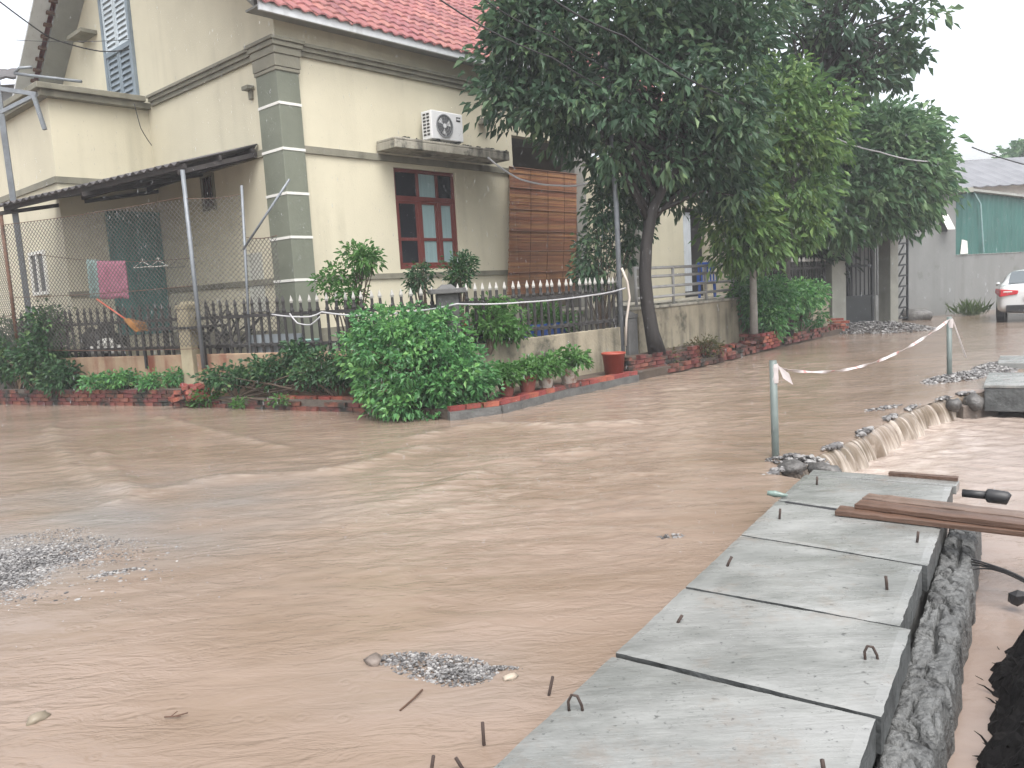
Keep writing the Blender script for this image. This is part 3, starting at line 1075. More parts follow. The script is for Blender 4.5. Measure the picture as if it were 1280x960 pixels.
# white curtain hanging in the far doorway
rows = []
for z in np.linspace(3.6, 1.3, 12):
    rows.append([(13.25 + 0.45 * t, 0.16 + 0.04 * math.sin(t * 22) , z) for t in np.linspace(0, 1, 24)])
g = MB(); g.sheet(rows)
g.build('door_curtain', mat('white_curtain', (0.6, 0.64, 0.68), 0.8, 0.06, 3), house, smooth=True)

# ------------------------------------------------------------------ air conditioner on the window hood
ac = thing('air_conditioner', 'white outdoor air conditioner with round grey fan above the window hood', 'air conditioner', (0, 0, 0), HY)
m_acw = mat('ac_white', (0.74, 0.75, 0.76), 0.45, 0.05, 3)
m_acg = mat('ac_grey', (0.24, 0.25, 0.26), 0.5, 0.1, 3)
m_black = mat('black_metal', (0.02, 0.02, 0.022), 0.5)
ac.location = Matrix.Rotation(HY, 4, 'Z') @ Vector((3.42, -0.28, 4.40)) + Vector((-3.58, 13.80, 0))
bz = 0.22
ac.scale = (.84, .84, .84)
g = MB(); g.box(-.5, .5, -.17, .17, bz, bz + .64); cas = g.build('casing', m_acw, ac, bevel=0.02)
g = MB()
n = 40
for r0, r1, y0, y1 in ((.235, .262, -.19, -.171),):
    vs, fs = [], []
    for k in range(n):
        a = 2 * math.pi * k / n
        for r, y in ((r0, y0), (r1, y0), (r1, y1), (r0, y1)):
            vs.append((-.1 + r * math.cos(a), y, bz + .32 + r * math.sin(a)))
    for k in range(n):
        for j in range(4):
            a, b = k * 4 + j, k * 4 + (j + 1) % 4
            c, d = ((k + 1) % n) * 4 + (j + 1) % 4, ((k + 1) % n) * 4 + j
            fs.append((a, b, c, d))
    g.add(vs, fs)
for r in (.06, .12, .18):
    ring = [(-.1 + r * math.cos(a), -.182, bz + .32 + r * math.sin(a)) for a in np.linspace(0, 2 * math.pi, 25)]
    g.tube(ring, .004, 4, cap=False)
for k in range(16):
    a = math.pi * 2 * k / 16
    g.bar((-.1 + .03 * math.cos(a), -.182, bz + .32 + .03 * math.sin(a)), (-.1 + .24 * math.cos(a), -.182, bz + .32 + .24 * math.sin(a)), .006, .006, up=(0, 1, 0))
gr = g.build('fan_grille', m_acg, ac)
g = MB(); 
vs = [(-.1 + .236 * math.cos(a), -.1725, bz + .32 + .236 * math.sin(a)) for a in np.linspace(0, 2 * math.pi, 33)[:-1]]
g.add(vs, [tuple(range(32))]); g.build('fan_opening', mat('fan_shade', (0.10, 0.105, 0.11), 0.6), ac)
g = MB()
for k in range(3):
    a = 2.1 * k + .4
    g.add([(-.1 + .04 * math.cos(a), -.176, bz + .32 + .04 * math.sin(a)), (-.1 + .2 * math.cos(a - .4), -.179, bz + .32 + .2 * math.sin(a - .4)), (-.1 + .22 * math.cos(a + .35), -.175, bz + .32 + .22 * math.sin(a + .35))], [(0, 1, 2)])
g.lathe([(.05, 0), (.05, .01)], 12, (0, 0, 0)); 
for i in range(len(g.v) - 24, len(g.v)):
    x, y, z = g.v[i]; g.v[i] = (-.1 + x, -.178 - z, bz + .32 + y)
g.build('fan_blade', m_acw, ac)
g = MB()
for i in range(7):
    z = bz + .09 + i * .075
    for y in (-.10, 0.02):
        sv_ = MB(); sv_.box(-.508, -.499, y, y + .085, z, z + .04); sv_.build('side_vent', m_black, ac)
g = MB(); g.box(.29, .42, -.176, -.169, bz + .46, bz + .56); g.build('badge', m_black, ac)
g = MB()
for i in range(3):
    g.box(.305 + i * .04, .33 + i * .04, -.179, -.1765, bz + .49, bz + .53)
g.build('plate_lettering', m_acw, ac)
g = MB()
for x in (-.36, .3):
    g.box(x, x + .05, -.22, .25, bz - .05, bz - .001); g.box(x, x + .05, .22, .27, bz - .2, bz + .4)
    g.bar((x + .025, -.18, bz - .05), (x + .025, .24, bz - .2), .03, .03)
g.build('bracket', m_black, ac)

# ------------------------------------------------------------------ picket fences on low walls
m_pick = mat('dark_mossy_concrete', (0.030, 0.028, 0.027), 0.75, 0.4, 5, bump=0.4)
m_fwall = mat('stained_fence_wall', (0.33, 0.29, 0.21), 0.85, 0.2, 1.6, bump=0.35, bscale=22, streak=((0.07, 0.065, 0.045), 0.8, 3.5, 0.44), moss=((0.05, 0.05, 0.035), 1.3, 0.55))
m_rwall = mat('rust_stained_wall', (0.36, 0.26, 0.17), 0.85, 0.2, 2, bump=0.3, bscale=22, streak=((0.19, 0.055, 0.03), 0.8, 5, 0.44))
m_post = mat('beige_post', (0.42, 0.37, 0.25), 0.85, 0.15, 3, streak=((0.16, 0.13, 0.09), 0.6, 5, 0.45))
m_gcap = mat('dark_grey_stone', (0.10, 0.10, 0.098), 0.75, 0.25, 4, bump=0.3)

m_tip = mat('dull_white_tip', (0.40, 0.39, 0.36), .7, .2, 9)
b = MB(); b.lathe([(.024, 0), (.030, .10), (.042, .14), (.024, .18), (.024, .62), (.038, .66), (.024, .70), (.022, .78)], 6)
ME_SHAFT = b.mesh('picket', m_pick)
b = MB(); b.lathe([(.026, .775), (.038, .805), (.022, .85), (.002, .90)], 4)
ME_TIP_W = b.mesh('spear_tip', m_tip)
b = MB(); b.lathe([(.026, .775), (.040, .81), (.026, .86), (.002, .91)], 4)
ME_TIP_D = b.mesh('spear_tip', m_pick)

def fence(name, label, p, q, ztop, zbase, wmat, white_from=0.0, step=0.165, zdrop=0.0, thick=0.16):
    t = thing(name, label, 'fence', (p[0], p[1], 0), math.atan2(q[1] - p[1], q[0] - p[0]))
    L = math.hypot(q[0] - p[0], q[1] - p[1])
    g = MB(); g.box(0, L, -thick / 2, thick / 2, zbase, ztop)
    g.build('base_wall', wmat, t, bevel=0.01)
    for z in (0.10, 0.58):
        g = MB(); g.box(0, L, -.025, .025, ztop + z, ztop + z + .055)
        g.build('rail', m_pick, t)
    n = int(L / step)
    for i in range(n):
        x = (i + .5) * L / n
        s = inst(ME_SHAFT, 'picket', t, (x, random.uniform(-.006, .006), ztop - .002), (random.uniform(-.03, .03), random.uniform(-.03, .03), 0.0))
        inst(ME_TIP_W if x > white_from * L else ME_TIP_D, 'spear_tip', s, (0, 0, 0))
    return t

P0, P1, PC, P2 = (-9.6, 15.6), (-5.45, 13.75), (-0.85, 11.4), (2.05, 14.4)
fence('picket_fence', 'dark picket fence on rust stained wall left of the square beige post', P0, (-5.6, 13.82), 0.84, 0.0, m_rwall, 2.0, 0.17)
fence('picket_fence', 'dark picket fence with white spear tips near the olive house pillar, behind the shrub row', (-5.3, 13.68), (-1.0, 11.48), 0.84, 0.0, m_rwall, 0.42, 0.17)
fence('picket_fence', 'white tipped picket fence on stained grey wall in front of the bamboo blind', (-0.75, 11.51), P2, 0.86, 0.0, m_fwall, 0.0, 0.155)
fence('picket_fence', 'far picket fence half hidden behind bushes beside the gate', (5.15, 18.0), (8.7, 21.9), 1.15, 0.0, m_fwall, 0.0, 0.17)

def post(label, x, y, w_, z0, z1, m_, capm, rz, cap=0.06):
    t = thing('fence_post', label, 'post', (x, y, 0), rz)
    g = MB(); g.box(-w_ / 2, w_ / 2, -w_ / 2, w_ / 2, z0, z1)
    g.build('shaft', m_, t, bevel=0.012)
    g = MB(); g.box(-w_ / 2 - cap, w_ / 2 + cap, -w_ / 2 - cap, w_ / 2 + cap, z1 + .001, z1 + .07)
    g.lathe([(w_ * .62, z1 + .07), (w_ * .3, z1 + .13)], 4, rot=math.pi / 4)
    g.build('post_cap', capm, t, bevel=0.008)
    return t
post('square beige fence post above the tumbled brick heap', P1[0], P1[1], .27, 0.0, 1.62, m_post, m_post, R(-27), 0.015)
post('corner fence post with wide dark grey cap behind the big green bush', PC[0], PC[1], .30, 0.0, 1.62, m_gcap, m_gcap, R(10), 0.1)

# mossy stub post and cut pipe by the tall pole, then the low wall with rails
post('dark mossy square stub post at the foot of the tall grey pole', 2.12, 14.47, .30, 0.0, 1.0, m_gcap, m_gcap, R(48), 0.01)
g = MB(); g.tube([(2.0, 14.25, 0.1), (2.0, 14.25, 3.0), (1.93, 14.25, 5.4)], [.05, .045, .04], 10)
tag(g.build('metal_pole', m_galv, smooth=True), 'tall galvanised pole rising into the tree beside the bamboo blind', 'pole')
g = MB(); g.tube([(2.042, 14.200, 1.896), (2.131, 14.200, 1.653), (2.162, 14.200, 1.371), (2.089, 14.200, 0.979), (2.057, 14.200, 0.526)], .022, 8)
tag(g.build('drain_pipe', mat('pale_pvc', (0.62, 0.55, 0.48), 0.5, 0.1, 3), smooth=True), 'bent pale plastic pipe standing beside the mossy stub post', 'pipe')

lw = thing('low_wall', 'stained low plaster wall with horizontal rails behind the leaning trunk', 'wall', (2.3, 14.66, 0), math.atan2(17.9 - 14.66, 5.05 - 2.3))
LWL = math.hypot(17.9 - 14.66, 5.05 - 2.3)
g = MB(); g.box(0, LWL, -.1, .1, 0.0, 1.13); g.build('wall', m_fwall, lw, bevel=0.012)
g = MB(); g.box(-.01, LWL + .01, -.13, .13, 1.131, 1.18); g.build('coping', m_conc, lw, bevel=0.008)
m_rail = mat('grey_railing', (0.36, 0.36, 0.35), 0.6, 0.15, 4)
for z in (1.33, 1.52, 1.72, 1.88):
    g = MB(); g.tube([(0.1, 0, z), (LWL, 0, z + 0.03)], .028, 8); g.build('rail', m_rail, lw, smooth=True)
for x in (0.1, 1.5, 2.9, LWL - .05):
    g = MB(); g.tube([(x, 0, 1.18), (x, 0, 1.92)], .03, 8); g.build('rail_post', m_rail, lw, smooth=True)

# ------------------------------------------------------------------ bamboo blind hung in front of the porch
m_bam = mat('bamboo_slats', (0.33, 0.145, 0.068), 0.6, 0.3, 2.0, stretch=(0.6, 0.6, 9), island=0.22, streak=((0.14, 0.055, 0.022), 0.6, 3, 0.46))
bl = thing('bamboo_blind', 'large reddish brown bamboo blind hanging slanted in front of the porch', 'blind', (-3.58, 13.80, 0), HY)
g = MB()
top = (5.50, 7.88, -0.10, 4.30)
N = 90
def blp(x, t, d=0):
    bow = -0.03 * math.sin(math.pi * t)
    return (x - 0.36 * t, -0.12 - 0.06 * t + bow + d, 4.28 - 2.75 * t)
for i in range(N):
    t0, t1 = i / N, (i + .82) / N
    x0, x1 = top[0] + random.uniform(-.012, .012), top[1] + random.uniform(-.012, .012)
    k = random.uniform(-.006, .006)
    vs = [blp(x0, t0, k), blp(x1, t0, k), blp(x1, t1, k), blp(x0, t1, k), blp(x0, t0, k + .018), blp(x1, t0, k + .018), blp(x1, t1, k + .018), blp(x0, t1, k + .018)]
    g.add(vs, [(0, 1, 2, 3), (7, 6, 5, 4), (0, 4, 5, 1), (1, 5, 6, 2), (2, 6, 7, 3), (3, 7, 4, 0)])
stuff(g.build('slat', m_bam, bl))
for t in (0.0, .16, .33, .5, .66, .83, 1.0):
    g = MB(); g.tube([blp(top[0] - .02, t, -.012), blp(top[1] + .02, t, -.006)], .012, 6)
    g.build('batten', mat('bamboo_batten', (0.21, 0.095, 0.05), 0.6, 0.2, 4), bl) if t in (0.0, 1.0) else g.build('batten', bpy.data.materials['bamboo_batten'], bl)
for x in (6.2, 6.8, 7.4):
    g = MB(); g.tube([blp(x, t, -.006) for t in np.linspace(0, 1, 10)], .005, 5); g.build('cord', m_rust, bl)

# ------------------------------------------------------------------ lean-to of corrugated sheet over the back door, held by posts on the fence
m_beam = mat('dark_old_timber', (0.040, 0.034, 0.032), 0.8, 0.4, 6)
ln = thing('lean_to', 'dark corrugated lean-to roof over the green back door', 'lean-to', (-3.58, 13.80, 0), HY)
m_corr = mat('dark_fibre_cement', (0.085, 0.080, 0.082), 0.8, 0.3, 2.0, bump=0.2, streak=((0.03, 0.03, 0.028), 0.6, 2, 0.45))
A_, B_, C_, D_ = Vector((-1.42, 0.85, 3.98)), Vector((-0.02, 0.78, 4.38)), Vector((-0.02, 4.80, 4.22)), Vector((-2.95, 5.1, 3.70))
rows = []
nn = 150
for i in range(nn + 1):
    t = i / nn
    p, q = A_.lerp(D_, t), B_.lerp(C_, t)
    z = 0.026 * math.sin(t * 2 * math.pi * 27)
    rows.append([p.lerp(q, s) + Vector((0, 0, z)) for s in (0, .33, .66, 1)])
g = MB(); g.sheet(rows)
o = g.build('corrugated_sheet', m_corr, ln, smooth=True)
sm = o.modifiers.new('thick', 'SOLIDIFY'); sm.thickness = 0.012
for s in (0.06, .5, .94):
    g = MB(); g.bar(A_.lerp(B_, s) + Vector((0, 0, -.075)), D_.lerp(C_, s) + Vector((0, 0, -.075)), .05, .08); g.build('purlin', m_beam, ln)
for t in (.015, .5, .985):
    g = MB(); g.bar(A_.lerp(D_, t) + Vector((0, 0, -.15)), B_.lerp(C_, t) + Vector((0, 0, -.15)), .05, .07); g.build('rafter', m_beam, ln)
g = MB(); g.bar(B_ + Vector((-.06, .0, -.17)), Vector((-.06, 4.8, 4.22)), .05, .09); g.build('wall_beam', m_beam, ln)

def pole(label, p, q, r, m_=None):
    g = MB(); g.tube([p, q], r, 10)
    return tag(g.build('metal_pole', m_ or m_galv, smooth=True), label, 'pole')
T1 = Matrix.Rotation(HY, 4, 'Z') @ A_ + Vector((-3.58, 13.8, 0))
T2 = Matrix.Rotation(HY, 4, 'Z') @ D_ + Vector((-3.58, 13.8, 0))
pole('grey steel pole holding the front right corner of the lean-to', (T1.x + .05, T1.y, 0.62), (T1.x + .02, T1.y + .02, T1.z - .12), .036)
pole('dark steel pole holding the far left corner of the lean-to', (T2.x + .12, T2.y, 0.62), (T2.x + .1, T2.y + .02, T2.z - .12), .034, m_rust)
P3 = (-4.197, 13.300, 3.553); P3b = (-4.259, 13.100, 0.860)
pole('thin grey pole in front of the vent window holding the wire net', (P3b[0], P3b[1], 0.62), P3, .022)
g = MB(); g.tube([(-3.334, 13.000, 3.565), (-4.205, 13.100, 2.515)], .02, 8)
tag(g.build('leaning_rod', m_galv, smooth=True), 'pale rod leaning diagonally across the olive house pillar', 'rod')

# chain-link net
def chainlink(label, p, q, zlo_p, zhi_p, zlo_q, zhi_q, pitch=0.085, wires=()):
    p, q = np.array(p), np.array(q)
    L = np.linalg.norm(q - p)
    t = thing('wire_net', label, 'wire net', (p[0], p[1], 0), math.atan2(q[1] - p[1], q[0] - p[0]))
    g = MB()
    step = pitch
    H = max(zhi_p - zlo_p, zhi_q - zlo_q)
    def lo(x): return zlo_p + (zlo_q - zlo_p) * x / L
    def hi(x): return zhi_p + (zhi_q - zhi_p) * x / L
    n = int((L + H) / step)
    r = 0.0034
    for s in (1, -1):
        for i in range(n + 1):
            x0 = -H + i * step if s > 0 else i * step
            pts = []
            x1 = x0 + s * H
            zb = min(zlo_p, zlo_q)
            a = (x0, zb); b = (x1, zb + H)
            ts = [k / 60 for k in range(61)]
            seg = [(a[0] + (b[0] - a[0]) * tt, a[1] + (b[1] - a[1]) * tt) for tt in ts]
            seg = [(x, z) for x, z in seg if 0 <= x <= L and lo(x) <= z <= hi(x)]
            if len(seg) > 1:
                (xa, za), (xb, zb2) = seg[0], seg[-1]
                g.bar((xa, s * .003, za), (xb, s * .003, zb2), r * 2, r * 2)
    stuff(g.build('mesh_wire', m_net, t))
    for f in wires:
        w_ = MB()
        w_.tube([(x, .004 * (1 if k % 2 else -1), lo(x) + (hi(x) - lo(x)) * f - 0.03 * math.sin(math.pi * x / L)) for k, x in enumerate(np.linspace(0, L, 12))], .006, 5)
        w_.build('tension_wire', m_rust, t)
    return t
m_net = mat('net_wire', (0.085, 0.08, 0.072), 0.6, 0.2, 5)
chainlink('chain-link net stretched between the two lean-to poles above the fence', (T2.x + .12, T2.y), (T1.x + .05, T1.y), 1.05, T2.z - .35, 0.95, T1.z - .55, wires=(0.0, .42, 1.0))
chainlink('chain-link net beside the house pillar, right of the lean-to pole', (T1.x + .05, T1.y), (P3[0], P3[1]), 0.95, 3.4, 1.0, 3.42, wires=(1.0,))
chainlink('low end piece of chain-link net in front of the olive pillar', (P3[0], P3[1]), (-3.62, 13.02), 1.0, 2.72, 1.0, 2.70, wires=(1.0,))
chainlink('chain-link net at the left edge beyond the lean-to pole', (-11.2, 16.55), (T2.x + .12, T2.y), 1.0, 3.2, 1.0, 3.3, wires=(0.3, 1.0,))

# ------------------------------------------------------------------ things in the yard behind the left fence
def cloth(name, label, p, q, drop, m_, waves, back=0.0):
    """cloth folded over a line from p to q; hangs on both sides"""
    p, q = Vector(p), Vector(q)
    nrm = (q - p).normalized().cross(Vector((0, 0, 1)))
    rows = []
    for t in np.linspace(-back, 1, 22):
        row = []
        for s in np.linspace(0, 1, 26):
            k = p.lerp(q, s)
            d = abs(t) * drop
            amp = .022 * min(1, abs(t) * 3)
            off = amp * math.sin(s * waves + t * 1.3) + (.016 if t >= 0 else -.016)
            row.append(k + nrm * off + Vector((0, 0, -d - .01 * math.sin(s * 7) * abs(t) + (0.008 if abs(t) < .03 else 0))))
        rows.append(row)
    g = MB(); g.sheet(rows)
    o = g.build(name, m_, smooth=True)
    so_ = o.modifiers.new('thick', 'SOLIDIFY'); so_.thickness = .006
    return tag(o, label, 'towel')
m_pink = mat('pink_towel', (0.46, 0.18, 0.26), 0.95, 0.22, 9, bump=0.4, bscale=60)
m_teal = mat('pale_teal_towel', (0.27, 0.38, 0.36), 0.95, 0.2, 9, bump=0.4, bscale=60)
c1, c2, c3, c4 = (-7.459, 14.500, 2.617), (-7.233, 14.500, 2.590), (-7.177, 14.300, 2.565), (-6.686, 14.300, 2.537)
cloth('towel', 'pale teal towel on the line, half hidden by the pink one', c1, c2, .70, m_teal, 9, .8)
cloth('towel', 'pink towel hanging on the line in front of the green door', c3, c4, .68, m_pink, 11, .8)
g = MB()
a_, b_ = Vector((-8.576, 14.900, 2.770)), Vector((-5.261, 13.850, 2.479))
g.tube([a_.lerp(b_, t) + Vector((0, 0, -.10 * math.sin(math.pi * t))) for t in np.linspace(0, 1, 20)], .006, 5)
tag(g.build('clothes_line', m_rust), 'thin clothes line carrying the two towels', 'line')
for i, (px, lab) in enumerate((((-6.342, 14.200, 2.430), 'leftmost white clothes hanger on the line'), ((-6.019, 14.100, 2.422), 'middle white clothes hanger on the line'), ((-5.675, 14.000, 2.385), 'rightmost dark clothes hanger on the line'))):
    g = MB()
    h = [(0, 0, .06), (.02, 0, .09), (.0, 0, .11), (-.02, 0, .09)]
    g.tube(h, .006, 5)
    g.tube([(0, 0, .06), (-.2, 0, -.04), (.2, 0, -.04), (0, 0, .06)], .007, 5)
    o = g.build('clothes_hanger', m_white if i < 2 else m_black)
    o.location = px; o.rotation_euler = (0, 0, R(-20))
    tag(o, lab, 'hanger')

br = thing('broom', 'broom with orange handle and yellow brush leaning behind the left picket fence', 'broom')
g = MB(); g.tube([(-7.206, 14.200, 1.880), (-6.584, 13.950, 1.473)], .014, 8); g.build('handle', mat('orange_handle', (0.42, 0.09, 0.05), 0.4), br, smooth=True)
g = MB()
hb, he = Vector((-6.609, 13.950, 1.502)), Vector((-6.351, 13.900, 1.365))
for i in range(60):
    o_ = Vector((random.uniform(-.13, .13), random.uniform(-.05, .05), random.uniform(-.10, .06)))
    g.bar(hb + o_ * .3, he + o_, .012, .012)
g.build('bristles', mat('yellow_bristles', (0.30, 0.14, 0.04), 0.7, 0.3, 9), br)
tb = thing('tarpaulin', 'dark tarpaulin heaped in a dome behind the left picket fence', 'tarpaulin')
g = MB()
ct = Vector((-8.052, 15.900, 1.107))
g.rock((ct.x, ct.y, .95), (.42, .35, .42), 5, 3); g.build('cover', mat('dark_tarp', (0.022, 0.022, 0.024), 0.5, 0.3, 5), tb, smooth=True)
sk = MB(); cs_ = Vector((-7.695, 15.300, 0.923))
for i in range(4):
    sk.rock((cs_.x + (-.2, .0, .2, .05)[i], cs_.y, .90 + (.02, .06, .02, .16)[i]), (.17, .12, .11), 30 + i, 2)
tag(sk.build('sack', m_white, smooth=True), 'lumpy white sacks lying in front of the dark tarpaulin', 'sack')
bk = thing('bicycle_frame', 'dark tangle of pipe and scrap behind the pickets right of the beige post', 'scrap')
g = MB()
q0 = Vector((-4.917, 13.400, 0.875))
for i in range(16):
    a = q0 + Vector((random.uniform(-.7, .5), random.uniform(0, .4), random.uniform(.0, .1)))
    g.tube([a, a + Vector((random.uniform(-.5, .5), random.uniform(-.1, .1), random.uniform(.2, .75)))], .016, 6)
g.build('pipes', m_black, bk); bk.name = 'scrap_pile'
tb2 = thing('table', 'low dark work table behind the fence left of the pillar', 'table', tuple(Vector((-5.655, 14.000, 0.985))), R(-25))
tb2.location.z = 0.62
g = MB(); g.box(-.75, .75, -.3, .3, .66, .70); g.build('table_top', m_black, tb2)
for x in (-.7, .7):
    for y in (-.26, .26):
        g = MB(); g.bar((x, y, 0), (x, y, .66), .04, .04); g.build('leg', m_black, tb2)
for i, (pp, sz, lab) in enumerate((((-3.239, 12.900, 1.010), (.13, .1, .3), 'pale green tub behind the white tipped pickets by the pillar'),)):
    g = MB(); g.lathe([(.15, 0), (.2, .38), (.21, .4), (.19, .4), (.14, .03)], 16)
    o = g.build('tub', mat('pale_green_plastic', (0.25, 0.42, 0.36), 0.5), smooth=True); o.location = (pp[0], pp[1], .62)
    tag(o, lab, 'tub')
g = MB(); g.box(-.55, .55, -.03, .03, 0, .5)
o = g.build('grey_board', mat('grey_board_paint', (0.24, 0.27, 0.29), 0.7, 0.15, 3)); o.location = tuple(Vector((-3.787, 13.000, 0.970))); o.location.z = .63; o.rotation_euler = (0, 0, R(-26))
tag(o, 'grey board standing behind the pickets below the olive pillar', 'board')

# blue trays along the top of the right fence wall, blue chair on the terrace
m_blue = mat('blue_plastic', (0.02, 0.075, 0.30), 0.4, 0.15, 4)
def fr(t, off, z):       # along the right-hand fence
    a, b = Vector((-0.75, 11.51, 0)), Vector((2.05, 14.4, 0))
    d = (b - a).normalized()
    n = Vector((d.y, -d.x, 0))
    return a + d * t - n * off + Vector((0, 0, z))
for t0, lab in ((1.05, 'blue planter tray behind the pickets, left of the pair'), (2.25, 'blue planter tray behind the pickets, right of the pair')):
    tr = thing('planter_tray', lab, 'tray', tuple(fr(t0, .3, .62)), R(46))
    g = MB()
    g.box(-.4, .4, -.16, -.14, 0, .42); g.box(-.4, .4, .14, .16, 0, .42); g.box(-.4, -.38, -.139, .139, 0, .42); g.box(.38, .4, -.139, .139, 0, .42); g.box(-.379, .379, -.139, .139, 0, .03)
    g.build('tray', m_blue, tr, bevel=.006)
    g = MB(); g.box(-.379, .379, -.139, .139, .031, .36); g.build('soil', m_soil, tr)
g = MB(); g.lathe([(.10, 0), (.14, .26), (.155, .26), (.155, .3), (.13, .3), (.12, .26)], 14)
o = g.build('flower_pot', mat('red_clay', (0.36, 0.07, 0.04), 0.6, 0.15, 5), smooth=True); o.location = fr(.55, .35, .86)
tag(o, 'small red pot behind the pickets left of the blue trays', 'flower pot')

def hloc(x, y, z):
    return Matrix.Rotation(HY, 4, 'Z') @ Vector((x, y, z)) + Vector((-3.58, 13.8, 0))
ch = thing('plastic_chair', 'blue plastic chair on the terrace behind the railing', 'chair', tuple(hloc(12.45, -1.0, 1.12)), R(-12))
g = MB(); g.box(-.24, .24, -.22, .22, .42, .46); g.build('seat', m_blue, ch, bevel=.02)
g = MB()
for i in range(6):
    g.box(-.23 + i * .08, -.18 + i * .08, .2, .23, .46, .9)
g.box(-.25, .25, .195, .235, .86, .98)
g.build('backrest', m_blue, ch, bevel=.01)
for x in (-.21, .21):
    for y in (-.2, .2):
        g = MB(); g.bar((x, y, 0), (x * .95, y * .95, .42), .05, .04); g.build('leg', m_blue, ch)
    g = MB(); g.bar((x * 1.2, -.2, .66), (x * 1.2, .21, .66), .05, .03); g.bar((x * 1.2, -.18, .42), (x * 1.2, -.18, .65), .04, .04); g.build('armrest', m_blue, ch)
ja = MB(); ja.lathe([(.12, 0), (.19, .12), (.2, .3), (.14, .46), (.17, .5), (.13, .5)], 14)
o = ja.build('ceramic_jar', m_rail, smooth=True); o.location = hloc(14.1, -1.2, 1.12); tag(o, 'pale grey ceramic jar on the terrace at the end of the railing', 'jar')

# red lanterns and the white board glimpsed between trunk and leaves
g = MB(); g.lathe([(.08, -.2), (.17, -.13), (.2, 0), (.17, .13), (.08, .2), (.02, .24), (.01, .75)], 14)
o = g.build('lantern', mat('red_lantern', (0.16, 0.012, 0.02), 0.6, 0.3, 6), smooth=True); o.location = hloc(10.45, -.35, 4.2); tag(o, 'dark red round lantern hanging under the porch beam', 'lantern')
o2 = o.copy(); C.objects.link(o2); o2.location = hloc(11.2, -.35, 4.35); tag(o2, 'second dark red lantern hanging further right on the porch', 'lantern')

# ------------------------------------------------------------------ pots and bucket on the right kerb
m_clay = mat('terracotta', (0.22, 0.06, 0.045), 0.7, 0.2, 6, bump=0.2)
m_wpot = mat('white_patterned_pot', (0.45, 0.40, 0.35), 0.6, 0.1, 4, moss=((0.22, 0.11, 0.07), 9, 0.48))
POTS = [((-0.080, 11.150, 0.088), .125, .22, m_clay, 'small terracotta pot with green plant nearest the big bush'),
        ((0.220, 11.400, 0.094), .14, .25, m_clay, 'terracotta pot with green plant second from the big bush'),
        ((0.501, 11.750, 0.080), .13, .24, m_wpot, 'white and brown patterned pot beside the two terracotta pots'),
        ((0.872, 12.100, 0.063), .15, .26, m_wpot, 'white patterned pot at the right end of the pot row')]
POT_OBJ = []
for (p, r, h, m_, lab) in POTS:
    t = thing('potted_plant', lab, 'potted plant', (p[0], p[1], .15), 0, 'potted plants on the right kerb')
    g = MB(); g.lathe([(r * .7, 0), (r * .95, h * .8), (r * 1.08, h * .8), (r * 1.08, h), (r * .95, h), (r * .9, h * .85)], 18); g.build('pot', m_, t, smooth=False)
    g = MB(); g.lathe([(r * .9, h * .84), (r * .5, h * .9)], 12); g.build('soil', m_soil, t)
    POT_OBJ.append((t, r, h))
g = MB(); g.lathe([(.15, 0), (.19, .34), (.205, .34), (.205, .37), (.185, .37), (.14, .03)], 20)
o = g.build('bucket', mat('red_bucket', (0.33, 0.06, 0.035), 0.45, 0.12, 4), smooth=True)
p = (1.705, 13.200, 0.108); o.location = (p[0], p[1], .13)
tag(o, 'orange red bucket standing between the pots and the brick planter', 'bucket')

# ------------------------------------------------------------------ barrier posts and striped tape
def tape_post(label, p, h, r):
    t = thing('barrier_post', label, 'post', (p[0], p[1], 0))
    g = MB(); g.tube([(0, 0, -.5), (-.01, 0, h)], r, 10); g.build('pipe', mat('grey_pipe', (0.13, 0.16, 0.15), 0.5, 0.2, 6) if 'grey_pipe' not in bpy.data.materials else bpy.data.materials['grey_pipe'], t, smooth=True)
    return t
A0, B0 = (2.326, 7.036, 0.000), (6.324, 11.463, 0.000)
m_tapew = mat('tape_white', (0.55, 0.50, 0.49), 0.4, 0.05, 5)
m_taper = mat('tape_red', (0.55, 0.22, 0.20), 0.4, 0.1, 5)
tp1 = tape_post('near grey barrier post wrapped with white tape at its top', A0, .86, .032)
tp2 = tape_post('far thin grey barrier post at the right end of the striped tape', B0, .88, .035)
wr = MB()
wr.lathe([(.034, .66), (.037, .70), (.0345, .75), (.037, .80), (.034, .83)], 10); wr.build('tape_wrap', m_tapew, tp1)
wr = MB(); wr.lathe([(.040, .72), (.043, .78), (.039, .85)], 10); wr.build('tape_wrap', m_tapew, tp2)
tp = thing('barrier_tape', 'red and white striped tape sagging between the two barrier posts', 'tape')
pa_, pb_ = Vector((A0[0], A0[1], .80)), Vector((B0[0], B0[1], .84))
nseg = 46
prev = None
def tpt(t):
    sag = -0.25 * 4 * (t * (1 - t)) * (1 - .5 * (t - .5))
    return pa_.lerp(pb_, t) + Vector((0, 0, sag))
g = MB()
d = (pb_ - pa_).normalized(); n = Vector((d.y, -d.x, 0))
for i in range(nseg * 2):
    t0, t1 = i / (nseg * 2), (i + 1) / (nseg * 2)
    tw0, tw1 = 1.1 * math.sin(i * .35), 1.1 * math.sin((i + 1) * .35)
    wd = .012 + .008 * t0
    a = [tpt(t0) + (Vector((0, 0, math.cos(tw0))) + n * math.sin(tw0)) * s_ * wd for s_ in (-1, 1)]
    b = [tpt(t1) + (Vector((0, 0, math.cos(tw1))) + n * math.sin(tw1)) * s_ * wd for s_ in (-1, 1)]
    g.add([a[0], a[1], b[1], b[0]], [(0, 1, 2, 3)])
o = g.build('strip', m_tapew, tp)
o.data.materials.append(m_taper)
for k_, f_ in enumerate(o.data.polygons):
    f_.material_index = 1 if k_ % 11 == 10 else 0
sm = o.modifiers.new('thick', 'SOLIDIFY'); sm.thickness = .002
